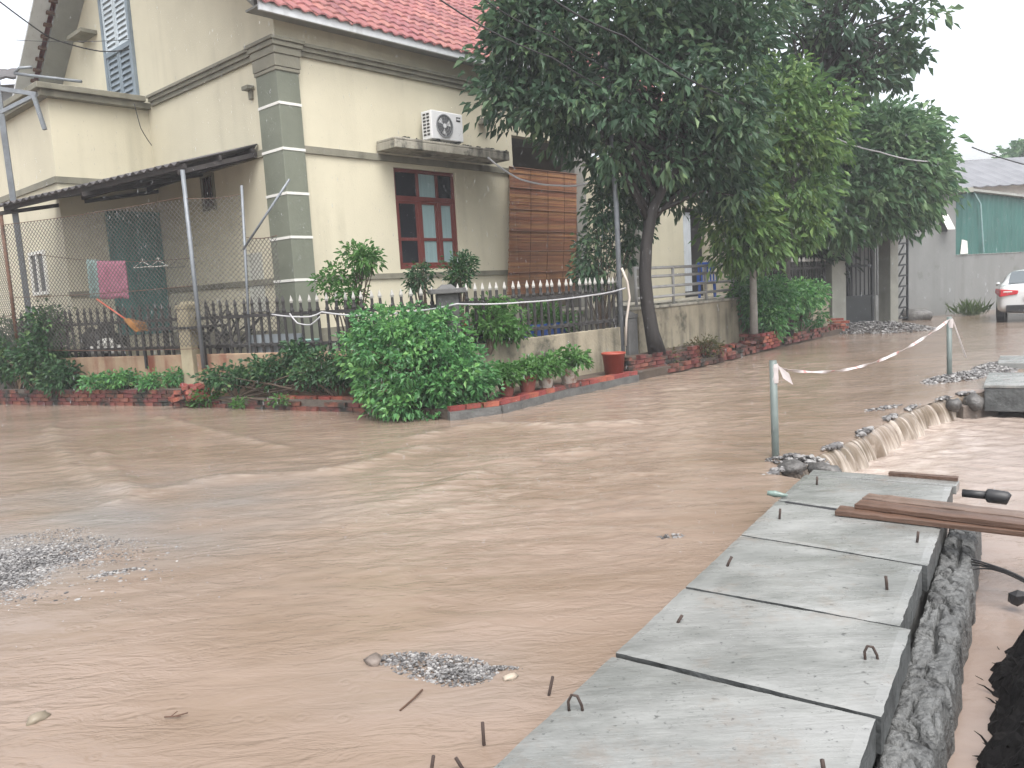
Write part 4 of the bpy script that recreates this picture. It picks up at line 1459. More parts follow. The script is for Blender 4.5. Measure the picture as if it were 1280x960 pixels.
g = MB(); g.add([pb_ + Vector((.03, 0, 0)), pb_ + Vector((.045, -.01, 0)), pb_ + Vector((.19, -.1, -.55)), pb_ + Vector((.18, -.08, -.56))], [(0, 1, 2, 3)])
o = g.build('loose_end', m_tapew, tp); sm = o.modifiers.new('thick', 'SOLIDIFY'); sm.thickness = .002
g = MB(); g.add([pa_ + Vector((.03, 0, .02)), pa_ + Vector((.12, -.03, -.06)), pa_ + Vector((.15, -.04, -.16)), pa_ + Vector((.07, -.02, -.1))], [(0, 1, 2, 3)])
o = g.build('loose_end', m_tapew, tp); sm = o.modifiers.new('thick', 'SOLIDIFY'); sm.thickness = .002

# ------------------------------------------------------------------ concrete drain covers
def concrete_mat():
    m = bpy.data.materials.new('wet_precast_concrete')
    m.use_nodes = True
    n, l = m.node_tree.nodes, m.node_tree.links
    b = n['Principled BSDF']
    g = n.new('ShaderNodeNewGeometry')
    def noise(sc, rot, det, rgh=.6):
        mp = n.new('ShaderNodeMapping'); mp.inputs['Scale'].default_value = sc; mp.inputs['Rotation'].default_value = (0, 0, rot)
        l.new(g.outputs['Position'], mp.inputs[0])
        t = n.new('ShaderNodeTexNoise'); t.inputs['Scale'].default_value = 1; t.inputs['Detail'].default_value = det; t.inputs['Roughness'].default_value = rgh
        l.new(mp.outputs[0], t.inputs['Vector']); return t.outputs[0]
    def ramp(o, els):
        r = n.new('ShaderNodeValToRGB')
        r.color_ramp.elements[0].position, r.color_ramp.elements[0].color = els[0][0], (*els[0][1], 1)
        r.color_ramp.elements[1].position, r.color_ramp.elements[1].color = els[1][0], (*els[1][1], 1)
        l.new(o, r.inputs[0]); return r.outputs[0]
    def mul(a, c, f):
        x = n.new('ShaderNodeMix'); x.data_type = 'RGBA'; x.blend_type = 'MULTIPLY'; x.inputs[0].default_value = f
        l.new(a, x.inputs[6]); l.new(c, x.inputs[7]); return x.outputs[2]
    big = ramp(noise((1.6, 1.6, 1.6), 0, 6), [(.33, (0.180, 0.184, 0.176)), (.70, (0.250, 0.254, 0.246))])
    st = ramp(noise((3, 30, 3), DANG + .2, 4), [(.3, (0.8, 0.8, 0.8)), (.62, (1, 1, 1))])
    sp = ramp(noise((38, 38, 38), 0, 3), [(.29, (0.35, 0.35, 0.35)), (.36, (1, 1, 1))])
    c = mul(mul(big, st, .8), sp, .8)
    mud = ramp(noise((2.7, 2.7, 2.7), .4, 8, .75), [(.55, (0, 0, 0)), (.72, (1, 1, 1))])
    mm_ = n.new('ShaderNodeMix'); mm_.data_type = 'RGBA'
    mf = n.new('ShaderNodeMath'); mf.operation = 'MULTIPLY'; mf.inputs[1].default_value = .55
    l.new(mud, mf.inputs[0]); l.new(mf.outputs[0], mm_.inputs[0]); l.new(c, mm_.inputs[6]); mm_.inputs[7].default_value = (0.17, 0.13, 0.10, 1)
    damp = ramp(noise((1.1, 2.2, 1), 1.1, 6, .65), [(.42, (.68, .69, .68)), (.56, (1, 1, 1))])
    c = mul(mm_.outputs[2], damp, .9)
    l.new(c, b.inputs['Base Color'])
    rr = n.new('ShaderNodeMapRange'); rr.inputs[1].default_value = .4; rr.inputs[2].default_value = .62; rr.inputs[3].default_value = .08; rr.inputs[4].default_value = .45
    l.new(noise((2.2, 5, 2), DANG + 1.7, 5), rr.inputs[0]); l.new(rr.outputs[0], b.inputs['Roughness'])
    bp = n.new('ShaderNodeBump'); bp.inputs['Strength'].default_value = .35; bp.inputs['Distance'].default_value = .006
    l.new(noise((9, 60, 9), DANG + .2, 5), bp.inputs['Height'])
    bp2 = n.new('ShaderNodeBump'); bp2.inputs['Strength'].default_value = .3; bp2.inputs['Distance'].default_value = .02
    l.new(noise((6, 6, 6), 0, 4), bp2.inputs['Height']); l.new(bp.outputs[0], bp2.inputs['Normal'])
    l.new(bp2.outputs[0], b.inputs['Normal'])
    return m
m_cover = concrete_mat()
m_side = mat('dark_slab_side', (0.075, 0.08, 0.08), 0.5, 0.5, 7, bump=0.5, bscale=30)  # upright faces are darker than the slab tops
m_rebar = mat('rusty_rebar', (0.045, 0.028, 0.022), 0.8, 0.3, 30)

def cover(label, u0, u1, w0, w1, sk0, sk1, ztop, th, seed, group='concrete drain covers'):
    """precast slab with slightly wavy edges; sk = end skew at far w"""
    nx, ny = 22, 26
    rr = np.random.default_rng(seed)
    ss, tt = np.linspace(0, 1, nx), np.linspace(0, 1, ny)
    top = []
    for i, s in enumerate(ss):
        row = []
        for j, t in enumerate(tt):
            ua = u0 + sk0 * t; ub = u1 + sk1 * t
            u = ua + (ub - ua) * s; wv = w0 + (w1 - w0) * t
            e = 0
            if i in (0, nx - 1): u += (.003 if i == 0 else -.003) * rr.uniform(-.6, 1.0)
            if j in (0, ny - 1): wv += (.003 if j == 0 else -.0035) * rr.uniform(-.6, 1.2)
            z = ztop + .003 * float(perlin(np.array([u * 3.1]), np.array([wv * 3.1]), seed)[0]) + (-.004 if i in (0, nx - 1) or j in (0, ny - 1) else 0)
            row.append(dr(u, wv, z))
        top.append(row)
    g = MB(); g.sheet(top)
    ring = [(0, j) for j in range(ny)] + [(i, ny - 1) for i in range(1, nx)] + [(nx - 1, j) for j in range(ny - 2, -1, -1)] + [(i, 0) for i in range(nx - 2, 0, -1)]
    base = len(g.v)
    for (i, j) in ring:
        x, y, z = top[i][j]; g.v.append((x, y, ztop - th))
    k = len(ring)
    for a in range(k):
        i0, j0 = ring[a]; i1, j1 = ring[(a + 1) % k]
        g.f.append((i0 * ny + j0, i1 * ny + j1, base + (a + 1) % k, base + a))
    g.f.append(tuple(range(base, base + k)))
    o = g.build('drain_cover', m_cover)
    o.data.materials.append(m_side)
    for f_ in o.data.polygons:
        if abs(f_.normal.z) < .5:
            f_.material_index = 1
    return tag(o, label, 'drain cover', group)

ZS, TH = 0.12, 0.14
CV = [cover('concrete drain cover nearest the camera at the bottom edge', -1.0, .855, 0, .985, 0, -.03, ZS, TH, 1),
      cover('concrete drain cover with a rebar loop at its right, behind the wide dark joint', .895, 1.665, 0, 1.0, -.045, -.05, ZS, TH, 2),
      cover('third concrete drain cover from the camera, with a bent bar near its left end', 1.69, 2.57, 0, .96, -.06, -.14, ZS, TH, 3),
      cover('concrete drain cover lying half under the brown planks', 2.585, 3.37, 0, .985, -.14, -.16, ZS, TH, 4),
      cover('farthest concrete drain cover of the row, under the pale joint cloth and beside the waterfall', 3.39, 4.17, 0, .97, -.16, -.03, ZS, TH, 5)]
def hook(parent, u, wv, kind, h=.06, lean=0.0, ang=0.0):
    x, y, z = dr(u, wv, ZS - .02)
    g = MB()
    if kind == 'loop':
        g.tube([(x - .018, y, z), (x - .02, y + .004, z + h * .7), (x - .008, y + .006, z + h), (x + .012, y + .004, z + h * .95), (x + .026, y, z + h * .5), (x + .03, y - .004, z)], .0055, 7)
    else:
        g.tube([(x, y, z), (x + lean * .5, y, z + h * .6), (x + lean, y + .004, z + h)], .007, 7)
    g.build('lifting_hook', m_rebar, parent, smooth=True)
def hk(parent, p, kind, **k):
    r = np.array(p[:2]) - DO
    hook(parent, float(r @ DU), float(r @ DW), kind, **k)
hk(CV[0], (0.154, 2.672, 0.120), 'loop', h=.075)
hk(CV[0], (0.864, 2.235, 0.120), 'bar', h=.06, lean=-.004)
hk(CV[1], (0.657, 3.358, 0.120), 'bar', h=.05, lean=.03)
hk(CV[1], (1.313, 2.922, 0.120), 'loop', h=.07)
hk(CV[2], (1.053, 4.010, 0.120), 'bar', h=.07, lean=.035)
hk(CV[2], (1.692, 3.585, 0.120), 'bar', h=.085, lean=-.005)
hk(CV[3], (1.588, 4.768, 0.120), 'bar', h=.085, lean=.01)
hk(CV[3], (2.148, 4.208, 0.120), 'bar', h=.08, lean=.01)
hk(CV[4], (2.110, 5.522, 0.120), 'bar', h=.08, lean=.005)
for p, lab, h, ln_ in (((0.074, 3.008, 0.000), 'bent rusty rebar stub in the water just left of the near drain cover', .08, .02),
                  ((-0.174, 2.690, 0.000), 'straight upright rebar stub standing alone in the water near the bottom edge', .085, 0.0),
                  ((-0.349, 2.540, 0.000), 'leftmost rebar stub in the water at the bottom edge', .06, .012),
                  ((-0.237, 2.538, 0.000), 'thin leaning rebar stub in the water at the bottom edge', .05, -.025)):
    g = MB(); g.tube([(p[0], p[1], -.25), (p[0], p[1], .0), (p[0] + ln_, p[1], h)], .0065, 7)
    tag(g.build('rebar_stub', m_rebar, smooth=True), lab, 'rebar')

# thin cover strip, joint rag, planks, pipe
g = MB(); a = dr(4.22, .0, 0); g.prism([dr(4.19, 0.02)[:2], dr(4.16, .99)[:2], dr(4.31, 1.0)[:2], dr(4.34, .02)[:2]], .055, .118)
tag(g.build('kerb_strip', m_cover, bevel=.006), 'narrow concrete strip beyond the farthest drain cover, edging the pit', 'concrete strip')
g = MB(); g.prism([dr(4.30, .55)[:2], dr(4.28, .99)[:2], dr(4.345, .99)[:2], dr(4.36, .55)[:2]], .119, .142)
m_plank = mat('wet_brown_plank', (0.105, 0.058, 0.038), 0.38, 0.35, 2.2, stretch=(1.2, 14, 14), bump=0.3, bscale=6, rvar=0.15)
m_plank2 = mat('pale_worn_plank', (0.15, 0.10, 0.075), 0.35, 0.3, 2.2, stretch=(1.2, 14, 14), bump=0.3, bscale=6, rvar=0.15)
tag(g.build('plank_offcut', m_plank), 'short brown plank offcut on the edge of the narrow concrete strip', 'plank')
def plank(label, p, q, wd, th, z, m_, seed):
    p, q = Vector((p[0], p[1], z)), Vector((q[0], q[1], z))
    L = (q - p).length
    rr = random.Random(seed)
    rows = []
    g = MB()
    n = 24
    sec = []
    for i in range(n + 1):
        x = L * i / n
        j = [rr.uniform(-.003, .003) for _ in range(4)]
        sec.append([(x, -wd / 2 + j[0], 0), (x, wd / 2 + j[1], 0), (x, wd / 2 + j[1], th + j[2]), (x, -wd / 2 + j[0], th + j[3])])
    for s in sec: g.v += s
    for i in range(n):
        for k in range(4):
            g.f.append((i * 4 + k, i * 4 + (k + 1) % 4, (i + 1) * 4 + (k + 1) % 4, (i + 1) * 4 + k))
    g.f.append((3, 2, 1, 0)); g.f.append((n * 4, n * 4 + 1, n * 4 + 2, n * 4 + 3))
    o = g.build('plank', m_, bevel=.003)
    o.location = p; o.rotation_euler = (0, 0, math.atan2(q.y - p.y, q.x - p.x))
    return tag(o, label, 'plank', 'brown planks across the drain')
def ext(p, q, k):
    return (p[0] + (q[0] - p[0]) * k, p[1] + (q[1] - p[1]) * k)
pA, qA = (1.967, 4.815, 0.150), (2.745, 4.228, 0.150)
pB, qB = (2.096, 4.827, 0.180), (2.756, 4.246, 0.180)
pC, qC = (2.251, 5.063, 0.150), (2.905, 4.478, 0.150)
plank('lowest plank of the three, its near edge jutting out over the drain cover', pA, ext(pA, qA, 1.9), .13, .03, .125, m_plank, 1)
plank('topmost plank of the three, lying over the two lower ones', pB, ext(pB, qB, 1.9), .13, .03, .157, m_plank, 2)
plank('rear plank of the three, nearest the black pipe', pC, ext(pC, qC, 1.9), .14, .03, .125, m_plank2, 3)
pp = thing('black_pipe', 'short black plastic pipe with a wider socket behind the planks', 'pipe')
a, b_ = Vector((2.847, 5.003, 0.120)), Vector((3.049, 4.840, 0.120))
d = (b_ - a)
g = MB(); g.tube([a + Vector((0, 0, .03)), a + d * .55 + Vector((0, 0, .03))], .026, 12); g.build('pipe', m_black, pp, smooth=True)
g = MB(); g.tube([a + d * .5 + Vector((0, 0, .03)), a + d * .53 + Vector((0, 0, .03)), a + d * .56 + Vector((0, 0, .03)), a + d * .95 + Vector((0, 0, .025)), a + d + Vector((0, 0, .02))], [.028, .04, .044, .042, .03], 14); g.build('socket', m_black, pp, smooth=True)
bo = thing('crumpled_bottle', 'crumpled pale green plastic bottle at the left end of the joint in the covers', 'bottle')
c = Vector((1.726, 5.255, 0.120))
g = MB()
ax = Vector((.9, -.4, 0)).normalized()
g.tube([c - ax * .05 + Vector((0, 0, .03)), c + Vector((0, 0, .025)), c + ax * .05 + Vector((0, 0, .02)), c + ax * .08 + Vector((0, 0, .02))], [.016, .024, .014, .008], 8)
g.build('bottle', mat('pale_green_film', (0.17, 0.235, 0.21), 0.25, 0.35, 30), bo, smooth=True)
g = MB(); j0, j1 = (1.752, 5.127, 0.125), (1.989, 4.882, 0.125)
g.tube([(j0[0], j0[1], .122), (j1[0], j1[1], .122)], .008, 6)
tag(g.build('joint_rod', m_black), 'dark rod lying in the joint between the bottle and the planks', 'rod')

# lumpy mortar ridge on the right side of the drain
m_mort = mat('rough_wet_mortar', (0.115, 0.118, 0.116), 0.6, 0.4, 9, bump=1.0, bscale=45, moss=((0.018, 0.018, 0.018), 13, 0.53))
mu_ = np.arange(-1.5, 4.05, .010)
mt = np.linspace(0, 1, 27)
UU, TT = np.meshgrid(mu_, mt, indexing='ij')
prof = (1 - np.abs(2 * TT - 1) ** 14)
edge = .015 * perlin(UU * 1.4, UU * 0 + .3, 22) + .02 * perlin(UU * 5, UU * 0 + 1.3, 25)
rdg = 1 - np.abs(perlin(UU * 7, TT * 2.2 + 4, 26)) * 2
lump = .018 * perlin(UU * 2.6, TT * .6, 21) + .010 * perlin(UU * 8, TT * 1.6, 23) + .010 * perlin(UU * 22, TT * 4, 27) + .007 * perlin(UU * 50, TT * 9, 28)
blk = (UU * 2.3 + .12 * perlin(UU * 3, TT * 2, 29)) % 1 - .5
crack = .07 * np.exp(-(blk / .035) ** 2) + .06 * np.exp(-((TT - .5 - .22 * perlin(UU * 2.1, UU * 0 + 7, 30)) / .035) ** 2) * sstep(-.05, .2, perlin(UU * 1.7, UU * 0 + 2, 35)) + .035 * sstep(.82, .97, rdg)
Zr = -.34 + prof * (.30 + lump - crack)
Wr = .962 + (.20 + edge) * TT + .018 * perlin(UU * 8, TT * 3, 24)
vs = np.stack([DO[0] + DU[0] * UU + DW[0] * Wr, DO[1] + DU[1] * UU + DW[1] * Wr, Zr], -1)
nu, nt_ = len(mu_), len(mt)
idx = np.arange(nu * nt_).reshape(nu, nt_)
q = np.stack([idx[:-1, :-1], idx[1:, :-1], idx[1:, 1:], idx[:-1, 1:]], -1).reshape(-1, 4)
o = npmesh('mortar_ridge', vs, q[:, ::-1], m_mort)
tag(o, 'rough lumpy mortar ridge along the right side of the drain covers', 'mortar ridge')

# far covers, rubble and the far bank
fcv = thing('concrete_block', 'thick concrete drain block at the right edge beyond the waterfall', 'concrete block', dr(9.4, .93, 0), DANG)
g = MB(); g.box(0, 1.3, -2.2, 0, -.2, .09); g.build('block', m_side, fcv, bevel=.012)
g = MB(); g.box(-.01, 1.31, -2.2, .01, .091, .13); g.build('block_top', m_cover, fcv, bevel=.008)  # paler top face over the darker block
fcv2 = thing('concrete_block', 'second concrete drain block further back, behind the thick near one', 'concrete block', dr(12.06, .98, 0), DANG)
g = MB(); g.box(.2, 1.3, -2.0, 0, -.1, .10); g.build('block', m_cover, fcv2, bevel=.012)
g = MB(); p = (5.761, 9.874, -0.200); g.box(-.28, .28, -.1, .1, -.3, -.1)
o = g.build('brick_block', m_slab_old, bevel=.01); o.location = (p[0], p[1], -.02); o.rotation_euler = (0, 0, .3); tag(o, 'low dark block in the pit at the foot of the thick concrete block', 'block')

m_rub = mat('wet_rubble', (0.12, 0.115, 0.108), 0.45, 0.5, 6, bump=1.0, bscale=24, island=.3)
def rocks(name, label, cat, spots, group=None):
    for i, (p, r, lab) in enumerate(spots):
        g = MB(); g.rock((0, 0, 0), r, 100 + i + len(lab), 2)
        o = g.build(name, m_rub, smooth=True); o.location = p
        tag(o, lab, cat, group)
rocks('rubble_rock', '', 'rock', [
    (((2.541, 6.488, 0.000)[0], (2.541, 6.488, 0.000)[1], -.02), (.16, .10, .07), 'dark wet rock at the near end of the waterfall lip'),
    (((2.328, 6.637, 0.000)[0], (2.328, 6.637, 0.000)[1], -.02), (.16, .12, .06), 'flat wet rock at the foot of the near barrier post'),
    (((5.388, 9.674, 0.000)[0], (5.388, 9.674, 0.000)[1], -.09), (.12, .09, .09), 'rounded boulder at the far end of the waterfall, left one of two'),
    (((5.688, 9.769, 0.000)[0], (5.688, 9.769, 0.000)[1], -.09), (.17, .11, .12), 'rounded boulder at the far end of the waterfall, right one of two')])

# ------------------------------------------------------------------ gravel breaking the surface
m_grav = mat('mixed_gravel', (0.15, 0.146, 0.146), 0.5, 0.35, 8, island=.8, col2=(0.25, 0.24, 0.235))
def gravel(name, label, patches, dens, smin, smax, seed, mound=0.02):
    rr = random.Random(seed)
    g = MB()
    ico = bmesh.new(); bmesh.ops.create_icosphere(ico, subdivisions=1, radius=1)
    bv = [v.co.copy() for v in ico.verts]; bf = [tuple(v.index for v in f.verts) for f in ico.faces]; ico.free()
    for (cx, cy, rx, ry, rot) in patches:
        n = int(dens * rx * ry * 3.14)
        for _ in range(n):
            a, r = rr.uniform(0, 6.283), math.sqrt(rr.random())
            k = 1 - r ** 3 * rr.random() * .8
            if rr.random() > k: continue
            x, y = r * rx * math.cos(a), r * ry * math.sin(a)
            X_, Y_ = cx + x * math.cos(rot) - y * math.sin(rot), cy + x * math.sin(rot) + y * math.cos(rot)
            s = smin + (smax - smin) * rr.random() ** 2.5
            z = mound * (1 - r * r) * rr.uniform(.3, 1) - .3 * s
            sx, sy, sz = s * rr.uniform(.8, 1.3), s * rr.uniform(.8, 1.3), s * rr.uniform(.4, .8)
            g.add([(X_ + v.x * sx * rr.uniform(.8, 1.2), Y_ + v.y * sy * rr.uniform(.8, 1.2), z + v.z * sz) for v in bv], bf)
    o = g.build(name, m_grav)
    return stuff(tag(o, label, 'gravel'))
gc = (-0.345, 3.276, 0.000)
gravel('gravel_patch', 'grey gravel island breaking the water in the centre foreground', [(gc[0] - .03, gc[1] + .03, .25, .13, -.35), (gc[0] - .22, gc[1] + .14, .15, .06, .1), (gc[0] + .05, gc[1] - .06, .15, .09, -.2), (gc[0] + .20, gc[1] - .02, .12, .03, .0)], 12000, .003, .0105, 3, .018)
gl = (-3.238, 4.968, 0.000)
gravel('gravel_patch', 'wide grey gravel bank at the left edge of the water', [(gl[0] - .25, gl[1] - .02, .55, .5, -.5), (gl[0] - .2, gl[1] + .15, .6, .45, .2)], 5200, .004, .014, 4, .020)
gravel('gravel_patch', 'thin scatter of single stones around the left gravel bank', [(gl[0], gl[1] + .1, 1.1, .75, -.3)], 420, .004, .018, 14, .004)
gravel('gravel_patch', 'half drowned pale grit spreading round the left gravel bank', [(gl[0] - .15, gl[1] + .20, .85, .80, -.3), (gl[0] - .1, gl[1] - .35, .6, .4, .2)], 2600, .003, .009, 15, .006)
gravel('gravel_patch', 'small pale gravel spit right of the gravel bank', [((-2.544, 4.839, 0.000)[0], (-2.544, 4.839, 0.000)[1], .17, .05, .5)], 9000, .004, .013, 5, .014)
gravel('gravel_patch', 'tiny gravel patch left of the drain covers', [((0.946, 4.917, 0.000)[0], (0.946, 4.917, 0.000)[1], .10, .05, .2)], 3500, .005, .016, 6, .018)
gravel('gravel_patch', 'streak of dark stones left of the waterfall lip', [((4.320, 9.219, -0.000)[0], (4.320, 9.219, -0.000)[1], .35, .08, .5)], 900, .01, .03, 7, .02)
lip_w = [dr(u, wv - .03) for u, wv in LIP]
gravel('rubble_bank', 'dark broken rubble showing through the water along the waterfall lip', [((a_[0] * .5 + b2_[0] * .5) + random.uniform(-.05, .05), (a_[1] * .5 + b2_[1] * .5) + random.uniform(-.05, .05), random.uniform(.10, .34), random.uniform(.03, .06), math.atan2(b2_[1] - a_[1], b2_[0] - a_[0])) for a_, b2_ in zip(lip_w[:-1], lip_w[1:])], 900, .012, .045, 21, .012)
gravel('gravel_pile', 'grey gravel spread in front of the dark gate', [((9.819, 21.627, 0.100)[0], (9.819, 21.627, 0.100)[1], 1.5, 1.6, .8)], 420, .015, .05, 8, .25)
gravel('rubble_bank', 'grey rubble bank around the far barrier post and concrete block', [(B0[0] + .1, B0[1] - .05, .9, .30, .6), (B0[0] + 1.1, B0[1] + .7, 1.1, .32, .9), (A0[0] + .1, A0[1] - .25, .28, .14, -.5)], 1500, .008, .035, 9, .07)

for (p, r, lab, mm) in (((-0.688, 3.398, 0.020), (.055, .04, .03), 'dark brown stone at the left tip of the centre gravel island', m_slab_old),
                        ((-0.077, 3.173, 0.010), (.035, .022, .016), 'flat pale stone lying right of the centre gravel island', mat('pale_stone', (0.40, 0.34, 0.27), .6, .1, 9)),
                        ((-1.982, 3.058, 0.000), (.05, .035, .025), 'round yellowish stone just breaking the water at lower left', mat('yellow_stone', (0.22, 0.185, 0.135), .5, .1, 6))):
    g = MB(); g.rock((0, 0, 0), r, len(lab), 2)
    o = g.build('stone', mm, smooth=True); o.location = (p[0], p[1], .004); tag(o, lab, 'stone')
g = MB()
p = Vector((-1.410, 3.003, 0.006)); p.z = .008
g.tube([p + Vector((-.04, 0, 0)), p, p + Vector((.05, .012, .006))], .003, 5); g.tube([p, p + Vector((.03, -.012, .004))], .002, 5); g.tube([p + Vector((-.015, 0, 0)), p + Vector((.005, .02, .01))], .002, 5)
tag(g.build('twig', m_rust), 'small dark forked twig floating at lower left', 'twig')
g = MB(); a = Vector((-0.509, 2.956, 0.004)); b_ = Vector((-0.438, 3.112, 0.004)); g.tube([a, a.lerp(b_, .5) + Vector((.01, 0, .006)), b_], .004, 5)
tag(g.build('twig', m_rust), 'thin dark twig trailing from the centre gravel island', 'twig')

# dark spoil heap at the lower right
m_mud = mat('black_mud', (0.010, 0.009, 0.009), 0.9, 0.4, 6, bump=1.0, bscale=18, spec=.15)
hu, hw = np.arange(-1.0, 3.7, .022), np.arange(1.0, 3.2, .022)
HU, HW = np.meshgrid(hu, hw, indexing='ij')
wedge = 1.15 + .05 * perlin(HU * 2.2, HU * 0, 31) + .05 * perlin(HU * 7, HW * 3, 32) + .03 * perlin(HU * 19, HW * 12, 36) + .28 * sstep(2.0, 3.3, HU) ** 1.4
k_ = (HW - wedge)
Zm = -.42 + .50 * sstep(-.02, .42, k_) * (1 - .75 * sstep(2.4, 3.4, HU)) + (.07 * perlin(HU * 4, HW * 4, 33) + .06 * perlin(HU * 12, HW * 12, 34) + .035 * perlin(HU * 30, HW * 30, 37)) * sstep(-.05, .1, k_)
idx = np.arange(HU.size).reshape(HU.shape)
q = np.stack([idx[:-1, :-1], idx[1:, :-1], idx[1:, 1:], idx[:-1, 1:]], -1).reshape(-1, 4)
o = npmesh('spoil_heap', np.stack([DO[0] + DU[0] * HU + DW[0] * HW, DO[1] + DU[1] * HU + DW[1] * HW, Zm], -1), q[:, ::-1], m_mud, smooth=False)
tag(o, 'black muddy spoil heap with ragged edge in the lower right corner', 'spoil heap')
g = MB()
cand = np.argwhere((k_ > .0) & (k_ < .6))
for ix, iy in cand[rng.choice(len(cand), 1500)]:
    x, y, _ = dr(hu[ix], hw[iy])
    p = Vector((x, y, float(Zm[ix, iy]) - .01))
    a = random.uniform(0, 6.28)
    d = Vector((math.cos(a) * random.uniform(.2, 1), math.sin(a) * random.uniform(.2, 1), random.uniform(.2, 1))).normalized() * random.uniform(.02, .07)
    g.tube([p, p + d * .6, p + d + Vector((random.uniform(-.012, .012), random.uniform(-.012, .012), -.008))], [.007, .004, .001], 3)
s = g.build('root_tangle', m_mud, o); stuff(s)
g = MB()
for k in range(4):
    a, b_ = Vector((2.522, 4.332, -0.100)), Vector((2.745, 4.089, -0.150))
    pts = [a.lerp(b_, t) + Vector((.0, .03 * math.sin(t * 5 + k) , .04 * math.sin(t * 3.1) + .02 * k * (1 - t))) + Vector((0, -.05 * k * t, 0)) for t in np.linspace(0, 1, 9)]
    g.tube(pts, .005, 5)
g.rock(tuple(Vector((2.658, 4.139, -0.200))), (.05, .05, .06), 4, 1)
tag(g.build('wire_tangle', m_black), 'loose black wires trailing from the mortar ridge over the pit water', 'wire')

# ------------------------------------------------------------------ vegetation
L_dark = leafmat('leaf_dark_tree', [(0.024, 0.054, 0.034), (0.044, 0.090, 0.052), (0.070, 0.130, 0.068), (0.14, 0.21, 0.095)], .3)
L_light = leafmat('leaf_light_tree', [(0.046, 0.098, 0.036), (0.086, 0.166, 0.056), (0.14, 0.24, 0.075), (0.19, 0.28, 0.08)], .35)
L_mid = leafmat('leaf_mid_tree', [(0.038, 0.088, 0.050), (0.072, 0.148, 0.074), (0.112, 0.205, 0.094), (0.17, 0.265, 0.125)], .32)
L_bush = leafmat('leaf_bright_bush', [(0.032, 0.105, 0.042), (0.058, 0.168, 0.060), (0.088, 0.23, 0.076), (0.125, 0.29, 0.09), (0.17, 0.34, 0.10)], .3, .4, .4)
L_shrub = leafmat('leaf_dark_shrub', [(0.016, 0.048, 0.022), (0.028, 0.075, 0.030), (0.05, 0.115, 0.045), (0.09, 0.15, 0.05)], .25)
L_pot = leafmat('leaf_pot_plant', [(0.045, 0.12, 0.03), (0.07, 0.17, 0.045), (0.11, 0.22, 0.06)], .35)
m_bark = mat('wet_dark_bark', (0.022, 0.018, 0.016), 0.7, 0.4, 4, bump=0.8, bscale=18, stretch=(1, 1, .3))
m_twig = mat('brown_twig', (0.085, 0.06, 0.04), 0.8, 0.3, 6)

def leaves(name, pts, dirs, sizes, m, parent=None, ratio=.42, r=None, fold=.12):
    r = r or rng
    n = len(pts)
    d = dirs / np.maximum(np.linalg.norm(dirs, axis=1, keepdims=True), 1e-6)
    rv = r.normal(size=(n, 3)) + np.array([0, 0, 1.2])
    s = np.cross(d, rv)
    s /= np.maximum(np.linalg.norm(s, axis=1, keepdims=True), 1e-6)
    nn = np.cross(s, d)
    L = sizes[:, None]
    droop = -np.array([0, 0, 1.0]) * L * .18
    b = pts
    mid = pts + d * L * .5
    l_ = mid + s * L * ratio * .5 + nn * L * fold
    r_ = mid - s * L * ratio * .5 + nn * L * fold
    t = pts + d * L + droop
    V = np.stack([b, l_, t, r_], 1).reshape(-1, 3)
    i = np.arange(n)[:, None] * 4
    T = np.concatenate([i + np.array([[0, 2, 1]]), i + np.array([[0, 3, 2]])], 1).reshape(-1, 3)
    o = npmesh(name, V, T, m, smooth=False)
    if len(_tone) == n:
        a_ = o.data.attributes.new('tone', 'FLOAT', 'POINT')
        a_.data.foreach_set('value', np.repeat(np.asarray(_tone), 4).astype(np.float32))
    if parent is not None:
        o.parent = parent
    return o

_tone = []

def crown_pts(blobs, nclump, per, spread, seed, shell=.35, hang=.5):
    """clump centres inside a union of ellipsoids, leaves scattered round each clump"""
    r = np.random.default_rng(seed)
    vol = np.array([b[3] * b[4] * b[5] for b in blobs]) ** .72
    ks = r.choice(len(blobs), nclump, p=vol / vol.sum())
    B = np.array([b[:6] for b in blobs])[ks]
    u = r.normal(size=(nclump, 3))
    u /= np.linalg.norm(u, axis=1, keepdims=True)
    rad = (shell + (1 - shell) * r.random(nclump) ** .5)[:, None]
    cc = B[:, :3] + u * rad * B[:, 3:6]
    sz = r.uniform(.6, 1.35, nclump)
    P = np.repeat(cc, per, 0)
    _tone[:] = list(np.repeat(r.random(nclump) ** 1.3, per))
    off = np.clip(r.normal(size=P.shape), -1.7, 1.7) * spread * np.repeat(sz, per)[:, None] * np.array([1, 1, .75])
    U = np.repeat(u, per, 0)
    D = off / spread * .6 + U * .5 + r.normal(size=P.shape) * .45 + np.array([0, 0, -hang])
    return P + off, D, cc, r

def limb_tree(parent, base, pts, r0, cc, n_limb, seed, m, rtip=.03):
    """tapered trunk along pts and limbs reaching the clump centres"""
    rr = random.Random(seed)
    g = MB()
    n = len(pts)
    rs = [r0 * (1 - .5 * i / (n - 1)) * (1.25 if i == 0 else 1) for i in range(n)]
    g.tube(pts, rs, 10)
    top = Vector(pts[-1])
    sel = [Vector(c) for c in cc[:: max(1, len(cc) // n_limb)]][:n_limb]
    for c in sel:
        k = rr.uniform(.45, 1.0)
        i = min(n - 2, int(k * (n - 1)))
        s = Vector(pts[i]).lerp(Vector(pts[i + 1]), rr.random())
        mid = s.lerp(c, .5) + Vector((rr.uniform(-.2, .2), rr.uniform(-.2, .2), rr.uniform(.05, .4)))
        g.tube([s, s.lerp(mid, .6), mid, mid.lerp(c, .6), c], [r0 * .38, r0 * .3, r0 * .22, r0 * .14, .012], 6)
    return g.build('trunk', m, parent, smooth=True)

